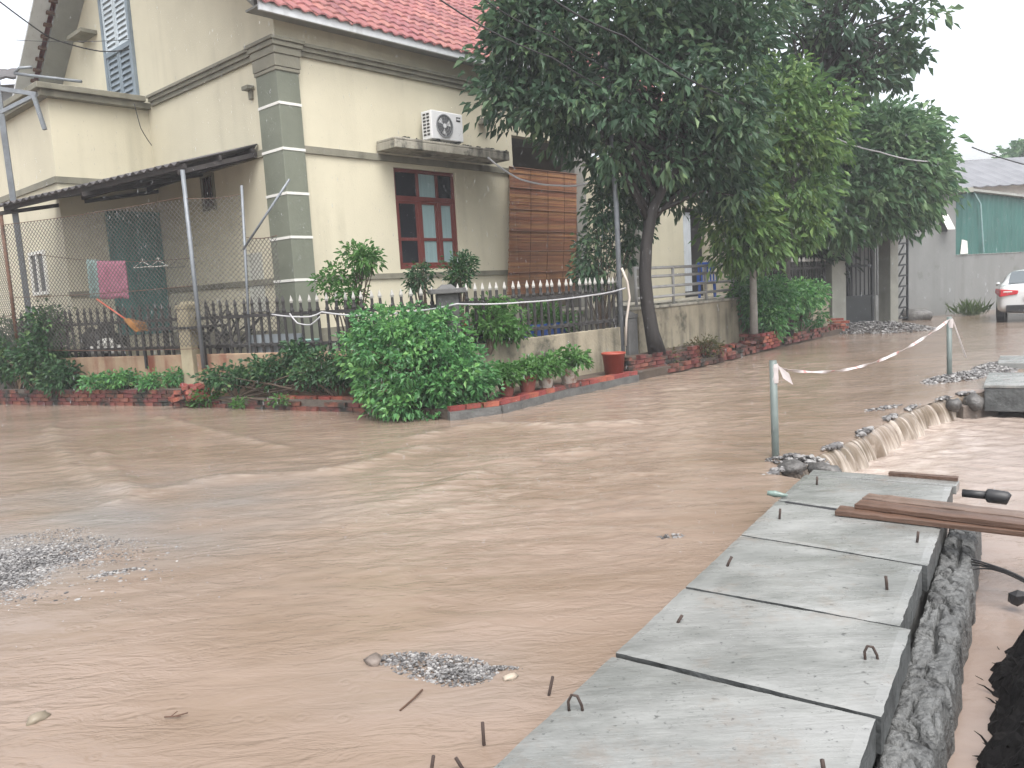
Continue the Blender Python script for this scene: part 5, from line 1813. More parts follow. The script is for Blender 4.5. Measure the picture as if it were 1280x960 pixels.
# big dark tree leaning over the lane
t = thing('big_tree', 'large dark leafy tree with leaning trunk spreading over the house front', 'tree')
BL = [(0.53, 14.60, 5.41, 0.80, 1.00, 0.99), (1.45, 14.60, 5.63, 1.61, 1.40, 1.39), (2.55, 14.60, 4.89, 1.61, 1.50, 1.61), (3.77, 14.90, 5.31, 1.34, 1.50, 1.94),
      (1.20, 14.60, 4.83, 0.88, 1.00, 0.70), (2.24, 14.80, 6.87, 2.22, 1.60, 1.33), (4.17, 15.20, 6.63, 1.37, 1.50, 1.06), (3.31, 15.00, 3.95, 1.08, 1.00, 0.93), (2.55, 14.80, 3.96, 0.96, 0.80, 0.67), (0.57, 14.80, 6.15, 0.74, 0.90, 0.89), (4.25, 15.50, 3.83, 0.65, 0.90, 0.96)]
P, D, cc, r = crown_pts(BL, 600, 36, .19, 41, .45, .25)
leaves('crown', P, D, r.uniform(.13, .25, len(P)), L_dark, t, .46, r)
TP = [(2.638, 14.300, 0.313), (2.553, 14.300, 0.735), (2.486, 14.300, 1.238), (2.462, 14.300, 1.734), (2.511, 14.300, 2.292), (2.632, 14.300, 2.883), (2.828, 14.300, 3.244), (3.175, 14.400, 3.720), (3.412, 14.600, 4.430), (3.296, 14.700, 5.421)]
limb_tree(t, None, TP, .135, cc, 34, 3, m_bark)

# lighter hanging tree
t = thing('weeping_tree', 'yellow green drooping tree hanging down right of the leaning trunk', 'tree')
BL = [(4.96, 16.60, 4.29, 0.75, 0.80, 1.16), (4.63, 16.40, 2.93, 0.52, 0.60, 1.15), (5.99, 17.00, 3.73, 0.77, 0.90, 1.53), (5.53, 16.80, 5.08, 0.92, 0.90, 1.01), (5.09, 16.60, 2.52, 0.50, 0.50, 0.83), (6.42, 17.00, 4.60, 0.68, 0.80, 0.85)]
P, D, cc, r = crown_pts(BL, 330, 34, .19, 42, .5, .55)
leaves('crown', P, D, r.uniform(.13, .24, len(P)), L_light, t, .46, r)
limb_tree(t, None, [((5.264, 17.200, 0.777)[0], (5.264, 17.200, 0.777)[1], .1), (5.272, 17.200, 1.883), (5.274, 17.200, 2.723), (5.472, 17.200, 4.037), (5.744, 17.200, 5.000)], .075, cc, 18, 5, mat('pale_bark', (0.30, 0.29, 0.26), .8, .2, 5))

# tall sparse crown against the sky
t = thing('tall_tree', 'tall sparse big leaved tree with sky gaps at the top right', 'tree')
BL = [(6.56, 19.00, 7.11, 0.76, 1.00, 0.95), (7.93, 19.00, 7.04, 0.85, 0.90, 0.61), (8.94, 19.00, 6.60, 0.85, 0.80, 0.57), (9.58, 19.00, 7.30, 0.46, 0.50, 0.42), (9.39, 19.00, 6.25, 0.61, 0.60, 0.38), (8.11, 19.00, 6.06, 0.85, 0.80, 0.38), (6.82, 19.00, 5.86, 0.76, 1.00, 0.67), (8.12, 19.00, 8.07, 1.33, 0.90, 0.49), (8.57, 19.00, 7.56, 0.42, 0.40, 0.30)]
P, D, cc, r = crown_pts(BL, 135, 22, .17, 43, .3, .3)
leaves('crown', P, D, r.uniform(.17, .32, len(P)), L_dark, t, .5, r)
limb_tree(t, None, [(6.796, 19.500, 0.034), (6.767, 19.500, 1.684), (6.855, 19.500, 3.391), (7.095, 19.300, 5.015), (7.635, 19.200, 6.227), (7.844, 19.000, 7.392)], .12, cc, 120, 6, m_bark)

# dense rounded tree over the gate
t = thing('dense_tree', 'dense rounded mid green tree overhanging the dark gate', 'tree')
BL = [(9.90, 22.00, 4.24, 1.87, 1.80, 1.65), (8.72, 21.50, 3.72, 1.29, 1.50, 1.40), (10.92, 22.00, 3.86, 0.88, 1.20, 1.14), (10.02, 22.00, 5.01, 1.36, 1.40, 0.84), (7.97, 21.50, 3.18, 0.90, 1.20, 0.73), (9.79, 22.00, 3.25, 1.58, 1.20, 0.62), (11.41, 22.00, 4.68, 0.35, 0.50, 0.48), (11.41, 22.00, 5.41, 0.31, 0.40, 0.31), (11.74, 22.00, 3.78, 0.26, 0.50, 0.35), (10.98, 22.00, 3.05, 0.35, 0.50, 0.26)]
P, D, cc, r = crown_pts(BL, 470, 36, .23, 44, .55, .3)
leaves('crown', P, D, r.uniform(.16, .32, len(P)), L_mid, t, .46, r)
limb_tree(t, None, [(9.130, 22.600, 0.278), (9.212, 22.600, 1.619), (9.523, 22.400, 3.130), (9.994, 22.200, 4.369)], .14, cc, 34, 7, m_bark)

# dark thicket behind the far fence, closing the view under the crowns
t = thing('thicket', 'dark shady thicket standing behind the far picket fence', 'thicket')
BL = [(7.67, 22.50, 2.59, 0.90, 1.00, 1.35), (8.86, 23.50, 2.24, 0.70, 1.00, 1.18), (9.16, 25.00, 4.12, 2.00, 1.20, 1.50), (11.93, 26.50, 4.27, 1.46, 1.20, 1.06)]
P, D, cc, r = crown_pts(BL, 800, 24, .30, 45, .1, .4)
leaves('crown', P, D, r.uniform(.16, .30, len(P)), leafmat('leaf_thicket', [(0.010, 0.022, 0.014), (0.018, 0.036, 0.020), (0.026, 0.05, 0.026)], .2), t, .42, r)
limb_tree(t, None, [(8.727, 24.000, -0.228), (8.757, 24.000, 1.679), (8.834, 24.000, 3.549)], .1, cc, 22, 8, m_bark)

def shrub(name, label, cat, blobs, n, per, spread, lsz, m, seed, stems=None, ratio=.5, hang=.1, shell=.3, group=None, twigs=14):
    t = thing(name, label, cat, (0, 0, 0), 0, group)
    P, D, cc, r = crown_pts(blobs, n, per, spread, seed, shell, hang)
    zmin = .02
    keep = P[:, 2] > zmin
    P, D = P[keep], D[keep]
    _tone[:] = list(np.asarray(_tone)[keep])
    leaves('foliage', P, D, r.uniform(lsz * .6, lsz * 1.25, len(P)), m, t, ratio, r)
    g = MB()
    bx = stems or [(blobs[0][0], blobs[0][1], .1)]
    for c in cc[:: max(1, len(cc) // twigs)]:
        b_ = Vector(bx[random.randrange(len(bx))])
        c = Vector(c)
        g.tube([b_, b_.lerp(c, .5) + Vector((random.uniform(-.05, .05), random.uniform(-.05, .05), .04)), c], [.018, .012, .004], 5)
    g.build('stems', m_twig, t)
    return t

shrub('bush', 'big bright green bush bulging over the kerb corner into the water', 'bush',
      [(-1.30, 10.90, 0.63, 0.82, 0.85, 0.65), (-1.51, 11.10, 1.07, 0.67, 0.70, 0.44), (-0.75, 10.80, 0.50, 0.52, 0.60, 0.49), (-1.79, 11.00, 0.45, 0.37, 0.50, 0.40), (-1.19, 10.60, 0.23, 0.66, 0.50, 0.34), (-0.91, 11.20, 1.03, 0.39, 0.50, 0.36), (-2.12, 11.30, 0.87, 0.27, 0.40, 0.34), (-0.54, 10.70, 0.28, 0.28, 0.40, 0.32)],
      430, 30, .075, .09, L_bush, 51, [(-.9, 10.95, .1), (-.6, 10.8, .1), (-1.2, 11.0, .1)], .55, .15, .5)
shrub('shrub_row', 'dark green shrub row in front of the middle picket fence', 'shrub',
      [(-4.58, 12.90, 0.50, 0.46, 0.25, 0.15), (-3.71, 12.60, 0.56, 0.48, 0.28, 0.23), (-2.90, 12.10, 0.59, 0.41, 0.30, 0.27), (-2.47, 11.80, 0.62, 0.26, 0.25, 0.28), (-3.34, 12.50, 0.83, 0.20, 0.20, 0.15)],
      170, 24, .070, .090, L_shrub, 52, [(-3.6, 12.45, .13), (-4.5, 12.9, .13), (-2.6, 11.9, .13)], .55, .1, .2, twigs=26)
shrub('creeper', 'dark creeper climbing at the left edge over the fence', 'shrub',
      [(-9.68, 15.60, 0.98, 0.47, 0.40, 0.59), (-8.73, 15.00, 0.82, 0.48, 0.40, 0.53), (-8.58, 15.00, 1.42, 0.20, 0.30, 0.42), (-8.25, 14.70, 0.53, 0.32, 0.30, 0.26)],
      330, 24, .10, .10, L_shrub, 53, [(-8.8, 14.95, .13), (-9.6, 15.5, .13)], .55, .1, .2, twigs=20)
shrub('ground_plants', 'low green plants along the top of the left brick kerb', 'plants',
      [(-6.91, 14.10, 0.47, 0.35, 0.20, 0.10), (-6.15, 13.80, 0.43, 0.30, 0.20, 0.11), (-7.44, 14.30, 0.41, 0.31, 0.20, 0.09), (-5.75, 13.70, 0.49, 0.14, 0.15, 0.11)],
      90, 20, .06, .09, L_bush, 54, [(-6.8, 14.15, .13), (-6.0, 13.8, .13)], .45, -.1, .2)
shrub('weeds', 'small pale weeds sprouting among the broken brick edging', 'weeds',
      [(-4.94, 13.00, 0.22, 0.21, 0.12, 0.13), (-4.33, 12.60, 0.07, 0.15, 0.10, 0.06), (-3.54, 12.10, 0.16, 0.15, 0.10, 0.06), (-5.16, 13.10, 0.05, 0.18, 0.10, 0.08)],
      46, 18, .05, .07, L_pot, 55, [(-5.0, 13.05, .1)], .45, -.1, .2)
shrub('sapling', 'young yellow green sapling rising above the fence beside the olive pillar', 'sapling',
      [(-2.58, 12.60, 1.99, 0.28, 0.22, 0.20), (-2.31, 12.60, 2.22, 0.23, 0.20, 0.20), (-2.13, 12.50, 2.24, 0.15, 0.18, 0.18), (-2.80, 12.70, 1.88, 0.15, 0.18, 0.18), (-2.46, 12.50, 1.67, 0.28, 0.20, 0.18)],
      85, 16, .075, .10, L_pot, 56, [((-2.524, 12.600, 0.987)[0], (-2.524, 12.600, 0.987)[1], .7)], .45, .1, .2, twigs=20)
shrub('sapling', 'small sapling with thin stem under the red-brown window, left of two', 'sapling',
      [(-1.36, 12.90, 1.96, 0.19, 0.20, 0.12), (-1.42, 12.90, 1.76, 0.13, 0.15, 0.10)],
      30, 15, .065, .09, L_shrub, 57, [((-1.344, 12.900, 1.351)[0], (-1.344, 12.900, 1.351)[1], .7)], .4, .3, .2, twigs=12)
shrub('sapling', 'bushy blue green sapling under the right side of the red-brown window', 'sapling',
      [(-0.73, 12.70, 1.95, 0.20, 0.20, 0.23), (-0.64, 12.70, 2.07, 0.13, 0.15, 0.13)],
      48, 18, .065, .085, L_shrub, 58, [((-0.755, 12.700, 1.322)[0], (-0.755, 12.700, 1.322)[1], .7)], .4, -.2, .2, twigs=12)
shrub('bush', 'leafy bright bush poking through the white tipped fence right of the grey corner post', 'bush',
      [(-0.28, 11.90, 1.14, 0.30, 0.25, 0.21), (-0.17, 12.10, 1.36, 0.29, 0.25, 0.15), (0.05, 12.10, 0.99, 0.19, 0.20, 0.11)],
      95, 18, .08, .10, L_pot, 59, [(-.3, 11.75, .7)], .5, .1, .2)
shrub('pot_foliage', 'fern like plant behind the pickets above the blue trays', 'plant',
      [(0.57, 13.40, 1.16, 0.19, 0.20, 0.19), (0.88, 13.60, 1.07, 0.16, 0.20, 0.14)],
      50, 16, .07, .13, L_pot, 60, [tuple(fr(1.3, .35, .8)), tuple(fr(1.9, .35, .8))], .3, -.3, .2)
for (tt, rr_, hh), sc in zip(POT_OBJ, (1.0, 1.1, 1.1, 1.35)):
    P, D, cc, r = crown_pts([(0, 0, hh + .10, .20 * sc, .18 * sc, .11 * sc)], 34, 16, .05, 61 + int(sc * 10), .2, .1)
    leaves('foliage', P, D, r.uniform(.06, .11, len(P)), L_pot, tt, .6, r)
    g = MB()
    for c in cc[::4]:
        g.tube([(0, 0, hh * .85), tuple(c)], [.008, .003], 5)
    g.build('stems', m_twig, tt)
shrub('bush', 'broad green bush overhanging the low wall, left of the two before the gate', 'bush',
      [(5.57, 18.00, 1.27, 0.58, 0.60, 0.47), (6.00, 18.20, 1.07, 0.47, 0.60, 0.44), (5.39, 18.00, 0.92, 0.36, 0.50, 0.36), (5.76, 17.90, 0.64, 0.43, 0.40, 0.36)],
      240, 22, .12, .13, L_bush, 62, [((5.639, 18.000, 0.100)[0], (5.639, 18.000, 0.100)[1], .13), ((5.422, 18.000, 0.077)[0], (5.422, 18.000, 0.077)[1], .13)], .45, .2, .3)
shrub('bush', 'smaller green bush nearest the gate, right of the two on the far fence', 'bush',
      [(7.14, 19.60, 1.08, 0.35, 0.50, 0.35), (7.72, 20.30, 1.15, 0.24, 0.40, 0.28), (7.83, 20.50, 0.51, 0.21, 0.30, 0.21), (7.06, 19.60, 0.66, 0.24, 0.30, 0.24)],
      95, 22, .10, .13, L_bush, 63, [((7.127, 19.600, 0.107)[0], (7.127, 19.600, 0.107)[1], .13), ((6.761, 19.400, 0.061)[0], (6.761, 19.400, 0.061)[1], .13)], .45, .2, .3)
shrub('weeds', 'dry weeds at the foot of the stained low wall right of the trunk', 'weeds',
      [(3.72, 15.30, 0.31, 0.37, 0.20, 0.14), (2.79, 14.50, 0.27, 0.20, 0.15, 0.09)],
      50, 16, .07, .09, leafmat('leaf_dry', [(0.06, 0.06, 0.03), (0.10, 0.10, 0.045), (0.13, 0.09, 0.045)], .3), 64, [((3.714, 15.300, 0.203)[0], (3.714, 15.300, 0.203)[1], .1)], .35, -.2, .2)
shrub('vine', 'dark leafy vine climbing beside the tall galvanised pole', 'vine',
      [(1.58, 14.70, 2.01, 0.29, 0.30, 0.62), (1.84, 14.70, 3.00, 0.29, 0.30, 0.59), (2.45, 14.90, 2.84, 0.30, 0.30, 0.57), (2.21, 15.20, 2.21, 0.18, 0.25, 0.33)],
      150, 18, .10, .13, L_dark, 65, [((1.679, 14.700, 0.985)[0], (1.679, 14.700, 0.985)[1], .6)], .45, .5, .2)

# ------------------------------------------------------------------ far end of the lane: gate, grey shop, green shed, roofs, car
m_grey = mat('grey_render', (0.205, 0.21, 0.205), 0.85, 0.1, .9, bump=.15, streak=((0.13, 0.13, 0.125), .6, 2.5, .47), moss=((0.12, 0.125, 0.11), 1.1, .58))
m_gp = mat('gate_pillar_concrete', (0.30, 0.30, 0.26), 0.8, 0.15, 2, streak=((0.15, 0.15, 0.12), .5, 4, .5))
m_gate = mat('dark_gate_steel', (0.028, 0.032, 0.034), 0.55, 0.2, 4)
gt = thing('gate', 'dark steel gate between pale concrete pillars under the dense tree', 'gate', (9.05, 22.3, 0), R(28))
g = MB(); g.box(-.28, .28, -.2, .2, 0.0, 2.75); g.box(-.34, .34, -.26, .26, 2.751, 2.85); g.build('gate_pillar', m_gp, gt, bevel=.01)
g = MB(); g.box(2.15, 2.50, -.2, .2, 0.0, 2.75); g.box(2.1, 2.55, -.26, .26, 2.751, 2.85); g.build('gate_pillar', m_gp, gt, bevel=.01)
for x0, ang in ((0.3, R(-12)),):
    lf = MB()
    L_ = 1.05
    def gpn(x, z, y=0): return (x0 + math.cos(ang) * x - math.sin(ang) * y, math.sin(ang) * x + math.cos(ang) * y, z)
    for x in (0, L_): lf.bar(gpn(x, .15), gpn(x, 2.3), .06, .06)
    for z in (.18, .9, 1.75, 2.28): lf.bar(gpn(0, z), gpn(L_, z), .05, .06)
    lf.bar(gpn(0.0, .55), gpn(L_, .55), .02, .72)
    leaf_ = lf.build('gate_leaf', m_gate, gt)
    for i in range(9):
        s = MB(); s.bar(gpn(.1 + i * .14, .9), gpn(.1 + i * .14, 2.4), .025, .025); s.build('bar', m_gate, leaf_)
# lattice leaf standing open on the right
lf = MB()
lx = 2.62
lf.bar((lx, .0, .1), (lx, .0, 2.7), .05, .05); lf.bar((lx + .42, -.1, .1), (lx + .42, -.1, 2.7), .05, .05)
leaf_ = lf.build('gate_leaf', m_gate, gt)
for i in range(9):
    z = .15 + i * .31
    s = MB(); s.bar((lx, 0, z), (lx + .42, -.1, z + .02), .035, .05); s.bar((lx + .12, -.03, z), (lx + .3, -.07, z + .28), .03, .03); s.build('bar', m_gate, leaf_)
g = MB(); g.box(1.1, 2.14, .3, .45, 0, 2.6); g.build('inner_wall', m_grey, gt)

shop = thing('grey_shop', 'plain grey rendered building with two small tilted white windows beyond the gate', 'building')
FA, FB = (11.6, 25.3), (14.85, 26.6)
va = (Vector((*FB, 0)) - Vector((*FA, 0))).normalized()
vb = Vector((-va.y, va.x, 0))
g = MB(); g.prism([FA, FB, (FB[0] + vb.x * 7, FB[1] + vb.y * 7), (FA[0] + vb.x * 7, FA[1] + vb.y * 7)], -.2, 3.95); g.build('wall', m_grey, shop)
g = MB(); g.prism([(FA[0] - vb.x * .25 , FA[1] - vb.y * .25), (FB[0] - vb.x * .25 + va.x * .5, FB[1] - vb.y * .25 + va.y * .5), (FB[0] + vb.x * 7 + va.x * .5, FB[1] + vb.y * 7 + va.y * .5), (FA[0] + vb.x * 7, FA[1] + vb.y * 7)], 3.951, 4.1); g.build('roof_slab', m_gp, shop, bevel=.01)
for s in (1.35, 2.75):
    p = Vector((*FA, 0)) + va * s
    g = MB()
    a = p - vb * .01
    g.extrude([a + Vector((0, 0, 2.72)), a + va * .34 + Vector((0, 0, 2.72)), a + va * .34 + Vector((0, 0, 3.3)), a + Vector((0, 0, 3.3))], -vb * .02)
    f = g.build('window', m_dark, shop)
    g = MB()
    b0, b1 = a + Vector((0, 0, 3.28)) - vb * .03, a - vb * .3 + Vector((0, 0, 2.8))
    g.extrude([b0, b0 + va * .34, b1 + va * .34, b1], Vector((0, 0, -.03))); g.build('tilted_sash', m_white, f)

shed = thing('green_shed', 'green corrugated metal shed on a low grey wall behind the white car', 'shed')
SA = Vector((14.87, 26.75, 0)); SB = Vector((20.5, 30.2, 0))
sv = (SB - SA).normalized(); sn_ = Vector((-sv.y, sv.x, 0)); SLN = (SB - SA).length
g = MB(); g.prism([tuple(SA)[:2], tuple(SB)[:2], tuple(SB + sn_ * 6)[:2], tuple(SA + sn_ * 6)[:2]], -.2, 1.95); g.build('wall', m_grey, shed)
m_gm = mat('green_sheet_metal', (0.032, 0.12, 0.105), 0.45, 0.15, 1.5, streak=((0.08, 0.17, 0.155), .5, 2, .5))
def rib(z0a, z1a, za_top, zb_top, x0, x1):
    rows = [[], []]
    n = 18
    for i in range(n + 1):
        x = x0 + (x1 - x0) * i / n
        o_ = -.02 - (.03 if i % 6 in (2, 3) else 0)
        ztop = za_top + (zb_top - za_top) * (x / SLN)
        p = SA + sv * x + sn_ * o_
        rows[0].append((p.x, p.y, z0a)); rows[1].append((p.x, p.y, ztop))
    m = MB(); m.sheet(rows); return m
for k in range(7):
    rib(1.955, 0, 4.05, 3.75, k * .95, (k + 1) * .95).build('metal_panel', m_gm, shed)
g = MB()
g.extrude([SA + Vector((0, 0, 4.06)) - sn_ * .2, SB + Vector((0, 0, 3.76)) - sn_ * .2, SB + Vector((0, 0, 3.84)) - sn_ * .2, SA + Vector((0, 0, 4.14)) - sn_ * .2], sn_ * 6.3); g.build('roof', m_soffit, shed)
g = MB(); g.extrude([SA + sv * .3 + Vector((0, 0, 1.98)) - sn_ * .06, SA + sv * .75 + Vector((0, 0, 1.98)) - sn_ * .06, SA + sv * .7 + Vector((0, 0, 2.4)) - sn_ * .06, SA + sv * .4 + Vector((0, 0, 2.45)) - sn_ * .06], sn_ * .02); g.build('white_sheet', m_white, shed)
g = MB(); g.tube([SA + sv * 1.0 - sn_ * .1 + Vector((0, 0, 4.0)), SA + sv * 1.3 - sn_ * .16 + Vector((0, 0, 3.6)), SA + sv * 1.6 - sn_ * .12 + Vector((0, 0, 2.0))], .03, 8); g.build('downpipe', mat('pale_teal_pipe', (0.25, 0.38, 0.38), .5), shed)

bh = thing('far_house', 'low far house with grey ribbed roof rising behind the green shed', 'house')
m_groof = mat('grey_roof_sheet', (0.17, 0.175, 0.19), .6, .15, .8, streak=((0.24, 0.24, 0.26), .5, 1.5, .5))
c = Vector((25.542, 42.000, 3.216))
g = MB(); g.box(c.x - 6, c.x + 14, 41, 50, -.5, 5.45); g.build('wall', m_white, bh)
rows = [[], []]
for i in range(101):
    x = c.x - 6.6 + 21 * i / 100
    z = .05 if i % 3 == 0 else 0
    rows[0].append((x, 40.2, 5.40 + z)); rows[1].append((x, 45.5, 7.35 + z))
g = MB(); g.sheet(rows); o = g.build('roof', m_groof, bh); sm = o.modifiers.new('t', 'SOLIDIFY'); sm.thickness = .05
rows = [[(x, 45.5, 7.35), (x, 51, 5.40)] for x in (c.x - 6.6, c.x + 14.4)]
g = MB(); g.sheet(rows); o = g.build('roof', m_groof, bh); sm = o.modifiers.new('t', 'SOLIDIFY'); sm.thickness = .05

t = thing('distant_tree', 'dark tree behind the grey roof at the right edge', 'tree')
P, D, cc, r = crown_pts([(31.98, 50.00, 7.30, 1.50, 1.50, 0.35), (33.05, 50.00, 7.72, 1.75, 2.00, 0.60)], 200, 20, .5, 77, .2, .3)
leaves('crown', P, D, r.uniform(.4, .7, len(P)), L_mid, t, .5, r)
g = MB(); q0 = Vector((32.570, 50.000, 7.269)); g.tube([(q0.x, q0.y, -.5), (q0.x, q0.y, q0.z)], [.3, .15], 8); g.build('trunk', m_bark, t)
t = thing('roadside_tuft', 'tuft of tall grass at the foot of the grey wall left of the car', 'grass tuft')
gp = Vector((14.779, 25.645, 0.000))
n = 240
rg = np.random.default_rng(88)
P = np.array([gp.x, gp.y, 0]) + rg.normal(size=(n, 3)) * np.array([.22, .2, 0])
D = rg.normal(size=(n, 3)) * .35 + np.array([0, 0, 1.0])
leaves('blades', P, D, rg.uniform(.25, .75, n), leafmat('leaf_grass', [(0.05, 0.09, 0.03), (0.10, 0.14, 0.05), (0.16, 0.15, 0.06)], .3), t, .05, rg, .01)
sk2 = MB(); p = (12.639, 24.774, 0.000); sk2.rock((p[0], p[1], .1), (.55, .3, .28), 12, 2)
tag(sk2.build('sack', m_rub, smooth=True), 'grey cement sack lying on the lane edge before the grey shop', 'sack')

# white saloon seen from behind
car = thing('parked_car', 'white saloon car seen from behind, parked at the right edge', 'car', (0, 0, 0), 0)
cl = Vector((13.102, 21.567, -0.000))
fwd_ = Vector((0.547, 0.837, 0)); rgt = Vector((0.837, -0.547, 0))
ctr = cl + rgt * .92
car.location = ctr + fwd_ * 2.3; car.location.z = 0
car.scale = (1, 1, .95)
car.rotation_euler = (0, 0, math.atan2(fwd_.y, fwd_.x))           # local +x forward, y left
m_cw = mat('car_white_paint', (0.70, 0.71, 0.71), .25, .03, 2, coat=.8)
m_cg = mat('car_window_glass', (0.10, 0.12, 0.13), .06, .05, 1, spec=.8)
m_cb = mat('car_black_plastic', (0.018, 0.018, 0.02), .5, .1, 5)
m_red = mat('tail_light_red', (0.55, 0.02, 0.03), .2, .1, 4, coat=.6)
# body: cross-sections along the length, (x, half width, floor, waist, deck)
ST = [(-2.32, .70, .42, .78, .92), (-2.28, .80, .30, .82, 1.02), (-2.1, .88, .24, .86, 1.08), (-1.6, .91, .22, .88, 1.08), (-.8, .92, .22, .88, 1.02), (.4, .92, .22, .88, 1.0), (1.2, .91, .22, .86, .98), (1.9, .88, .24, .78, .88), (2.2, .82, .30, .70, .76), (2.32, .70, .40, .62, .68)]
vs, fs = [], []
for x, hw, zf, zw, zd in ST:
    ring = [(-hw * .9, zf), (-hw, zf + .12), (-hw, zw - .1), (-hw * .985, zw), (-hw * .90, zd - .03), (-hw * .72, zd), (0, zd + .015), (hw * .72, zd), (hw * .90, zd - .03), (hw * .985, zw), (hw, zw - .1), (hw, zf + .12), (hw * .9, zf)]
    vs += [(x, y, z) for y, z in ring]
k = 13
for i in range(len(ST) - 1):
    for j in range(k):
        fs.append((i * k + j, i * k + (j + 1) % k, (i + 1) * k + (j + 1) % k, (i + 1) * k + j))
fs += [tuple(range(k)), tuple(range((len(ST) - 1) * k, len(ST) * k))]
g = MB(); g.add(vs, fs); bd = g.build('body', m_cw, car, smooth=True)
sb = bd.modifiers.new('s', 'SUBSURF'); sb.levels = sb.render_levels = 2
CS = [(-1.62, .70, 1.04, .0), (-.95, .66, 1.05, .36), (-.5, .64, 1.03, .43), (.1, .64, 1.01, .44), (.75, .66, 1.0, .30), (1.35, .74, .96, .0)]
vs, fs = [], []
for x, hw, z, h in CS:
    for y, zz in ((-hw - .14, z), (-hw - .06, z + h * .55), (-hw + .04, z + h), (0, z + h + .03), (hw - .04, z + h), (hw + .06, z + h * .55), (hw + .14, z)):
        vs.append((x, y, zz))
for i in range(len(CS) - 1):
    for j in range(6):
        fs.append((i * 7 + j, i * 7 + j + 1, (i + 1) * 7 + j + 1, (i + 1) * 7 + j))
g = MB(); g.add(vs, fs); cb = g.build('cabin', m_cw, car, smooth=True)
sb = cb.modifiers.new('s', 'SUBSURF'); sb.levels = sb.render_levels = 2
g = MB(); g.sheet([[(-1.60, -.62, 1.085), (-1.60, 0, 1.10), (-1.60, .62, 1.085)], [(-1.26, -.60, 1.28), (-1.26, 0, 1.305), (-1.26, .60, 1.28)], [(-.97, -.56, 1.415), (-.97, 0, 1.45), (-.97, .56, 1.415)]])
g.build('rear_window', m_cg, car, smooth=True)
for s in (1, -1):
    g = MB(); g.sheet([[(-1.3, s * .775, 1.12), (0, s * .79, 1.08), (1.0, s * .80, 1.05)], [(-.85, s * .70, 1.36), (0, s * .70, 1.39), (.5, s * .71, 1.33)]]); g.build('side_window', m_cg, car, smooth=True)
    g = MB()
    g.extrude([(-2.345, s * .80, .74), (-2.345, s * .40, .80), (-2.345, s * .38, .90), (-2.345, s * .78, .95)], (.14, 0, 0))
    g.extrude([(-2.28, s * .80, .74), (-2.28, s * .78, .95), (-1.95, s * .90, .97), (-1.95, s * .91, .84)], (0, s * .02, 0))
    tl = g.build('tail_light', m_red, car, bevel=.015)
    g = MB(); g.box(-2.352, -2.346, min(s * .52, s * .72), max(s * .52, s * .72), .86, .89); g.build('reflector', m_white, tl)
    for x in (-1.4, 1.4):
        y = s * .80
        ring = MB(); prof = [(.33, -.1), (.335, -.08), (.335, .08), (.33, .1)]
        ring.lathe(prof, 24)
        ring.v = [(x + vx, y + vz, .32 + vy) for vx, vy, vz in ring.v]
        wl = ring.build('wheel', m_cb, car)
        rm = MB(); rm.lathe([(.21, -.02), (.2, .02)], 18); rm.v = [(x + vx, y + s * .1 + vz * .6, .32 + vy) for vx, vy, vz in rm.v]; rm.build('rim', m_galv, wl)
    g = MB(); g.rock((.75, s * .94, 1.03), (.06, .09, .06), 3, 2); g.build('wing_mirror', m_cw, car, smooth=True)
g = MB(); g.box(-2.345, -2.25, -.66, .66, .30, .50); g.build('bumper_trim', m_cb, car, bevel=.02)
g = MB(); g.box(-2.352, -2.32, -.26, .26, .62, .74); g.build('number_plate', m_white, car, bevel=.004)

# ------------------------------------------------------------------ left edge: steel post with bracket, neighbour's roof
sp = thing('steel_post', 'tall grey steel post with bracket arms at the left edge', 'post')
PA, PB = Vector((-9.244, 15.600, 0.960)), Vector((-9.004, 15.100, 5.511))
g = MB(); g.bar(PA, PB + (PB - PA) * .12, .10, .10); g.build('shaft', m_galv, sp, bevel=.01)
g = MB(); g.bar((-9.030, 14.300, 5.664), (-7.876, 14.300, 5.427), .07, .07); g.build('bracket_arm', m_galv, sp)
g = MB(); g.bar((-8.517, 14.300, 5.169), (-7.934, 14.300, 5.404), .06, .06); g.build('bracket_arm', m_galv, sp)
g = MB(); g.bar((-7.922, 14.280, 5.412), (-7.801, 14.280, 4.830), .06, .06); g.build('bracket_arm', m_galv, sp)
g = MB(); g.tube([(-9.479, 16.500, 6.436), (-8.174, 16.500, 6.211)], .03, 8); g.tube([(-9.479, 16.500, 6.436), (-9.371, 16.500, 6.537), (-9.117, 16.500, 6.538)], .03, 8)
tag(g.build('roof_pipe', m_galv, smooth=True), 'pale pipe lying across the flat annex roof at upper left', 'pipe')
nb = thing('neighbour_roof', 'dark tiled neighbouring roof at the far left behind the annex', 'roof')
q0 = Vector((-15.194, 24.000, 8.133))
rows = []
for i in range(9):
    rows.append([(q0.x - 6 + 10.2 * j / 50, q0.y + i * .35, q0.z + .4 + i * .13 + (.05 if j % 2 else 0) + (.03 if i % 2 else 0)) for j in range(51)])
g = MB(); g.sheet(rows); o = g.build('tiles', m_corr, nb); sm = o.modifiers.new('t', 'SOLIDIFY'); sm.thickness = .06
g = MB(); g.box(q0.x - 5.8, q0.x + 3.9, q0.y + .5, q0.y + 6, 0.3, q0.z + .35); g.build('wall', m_grey, nb)

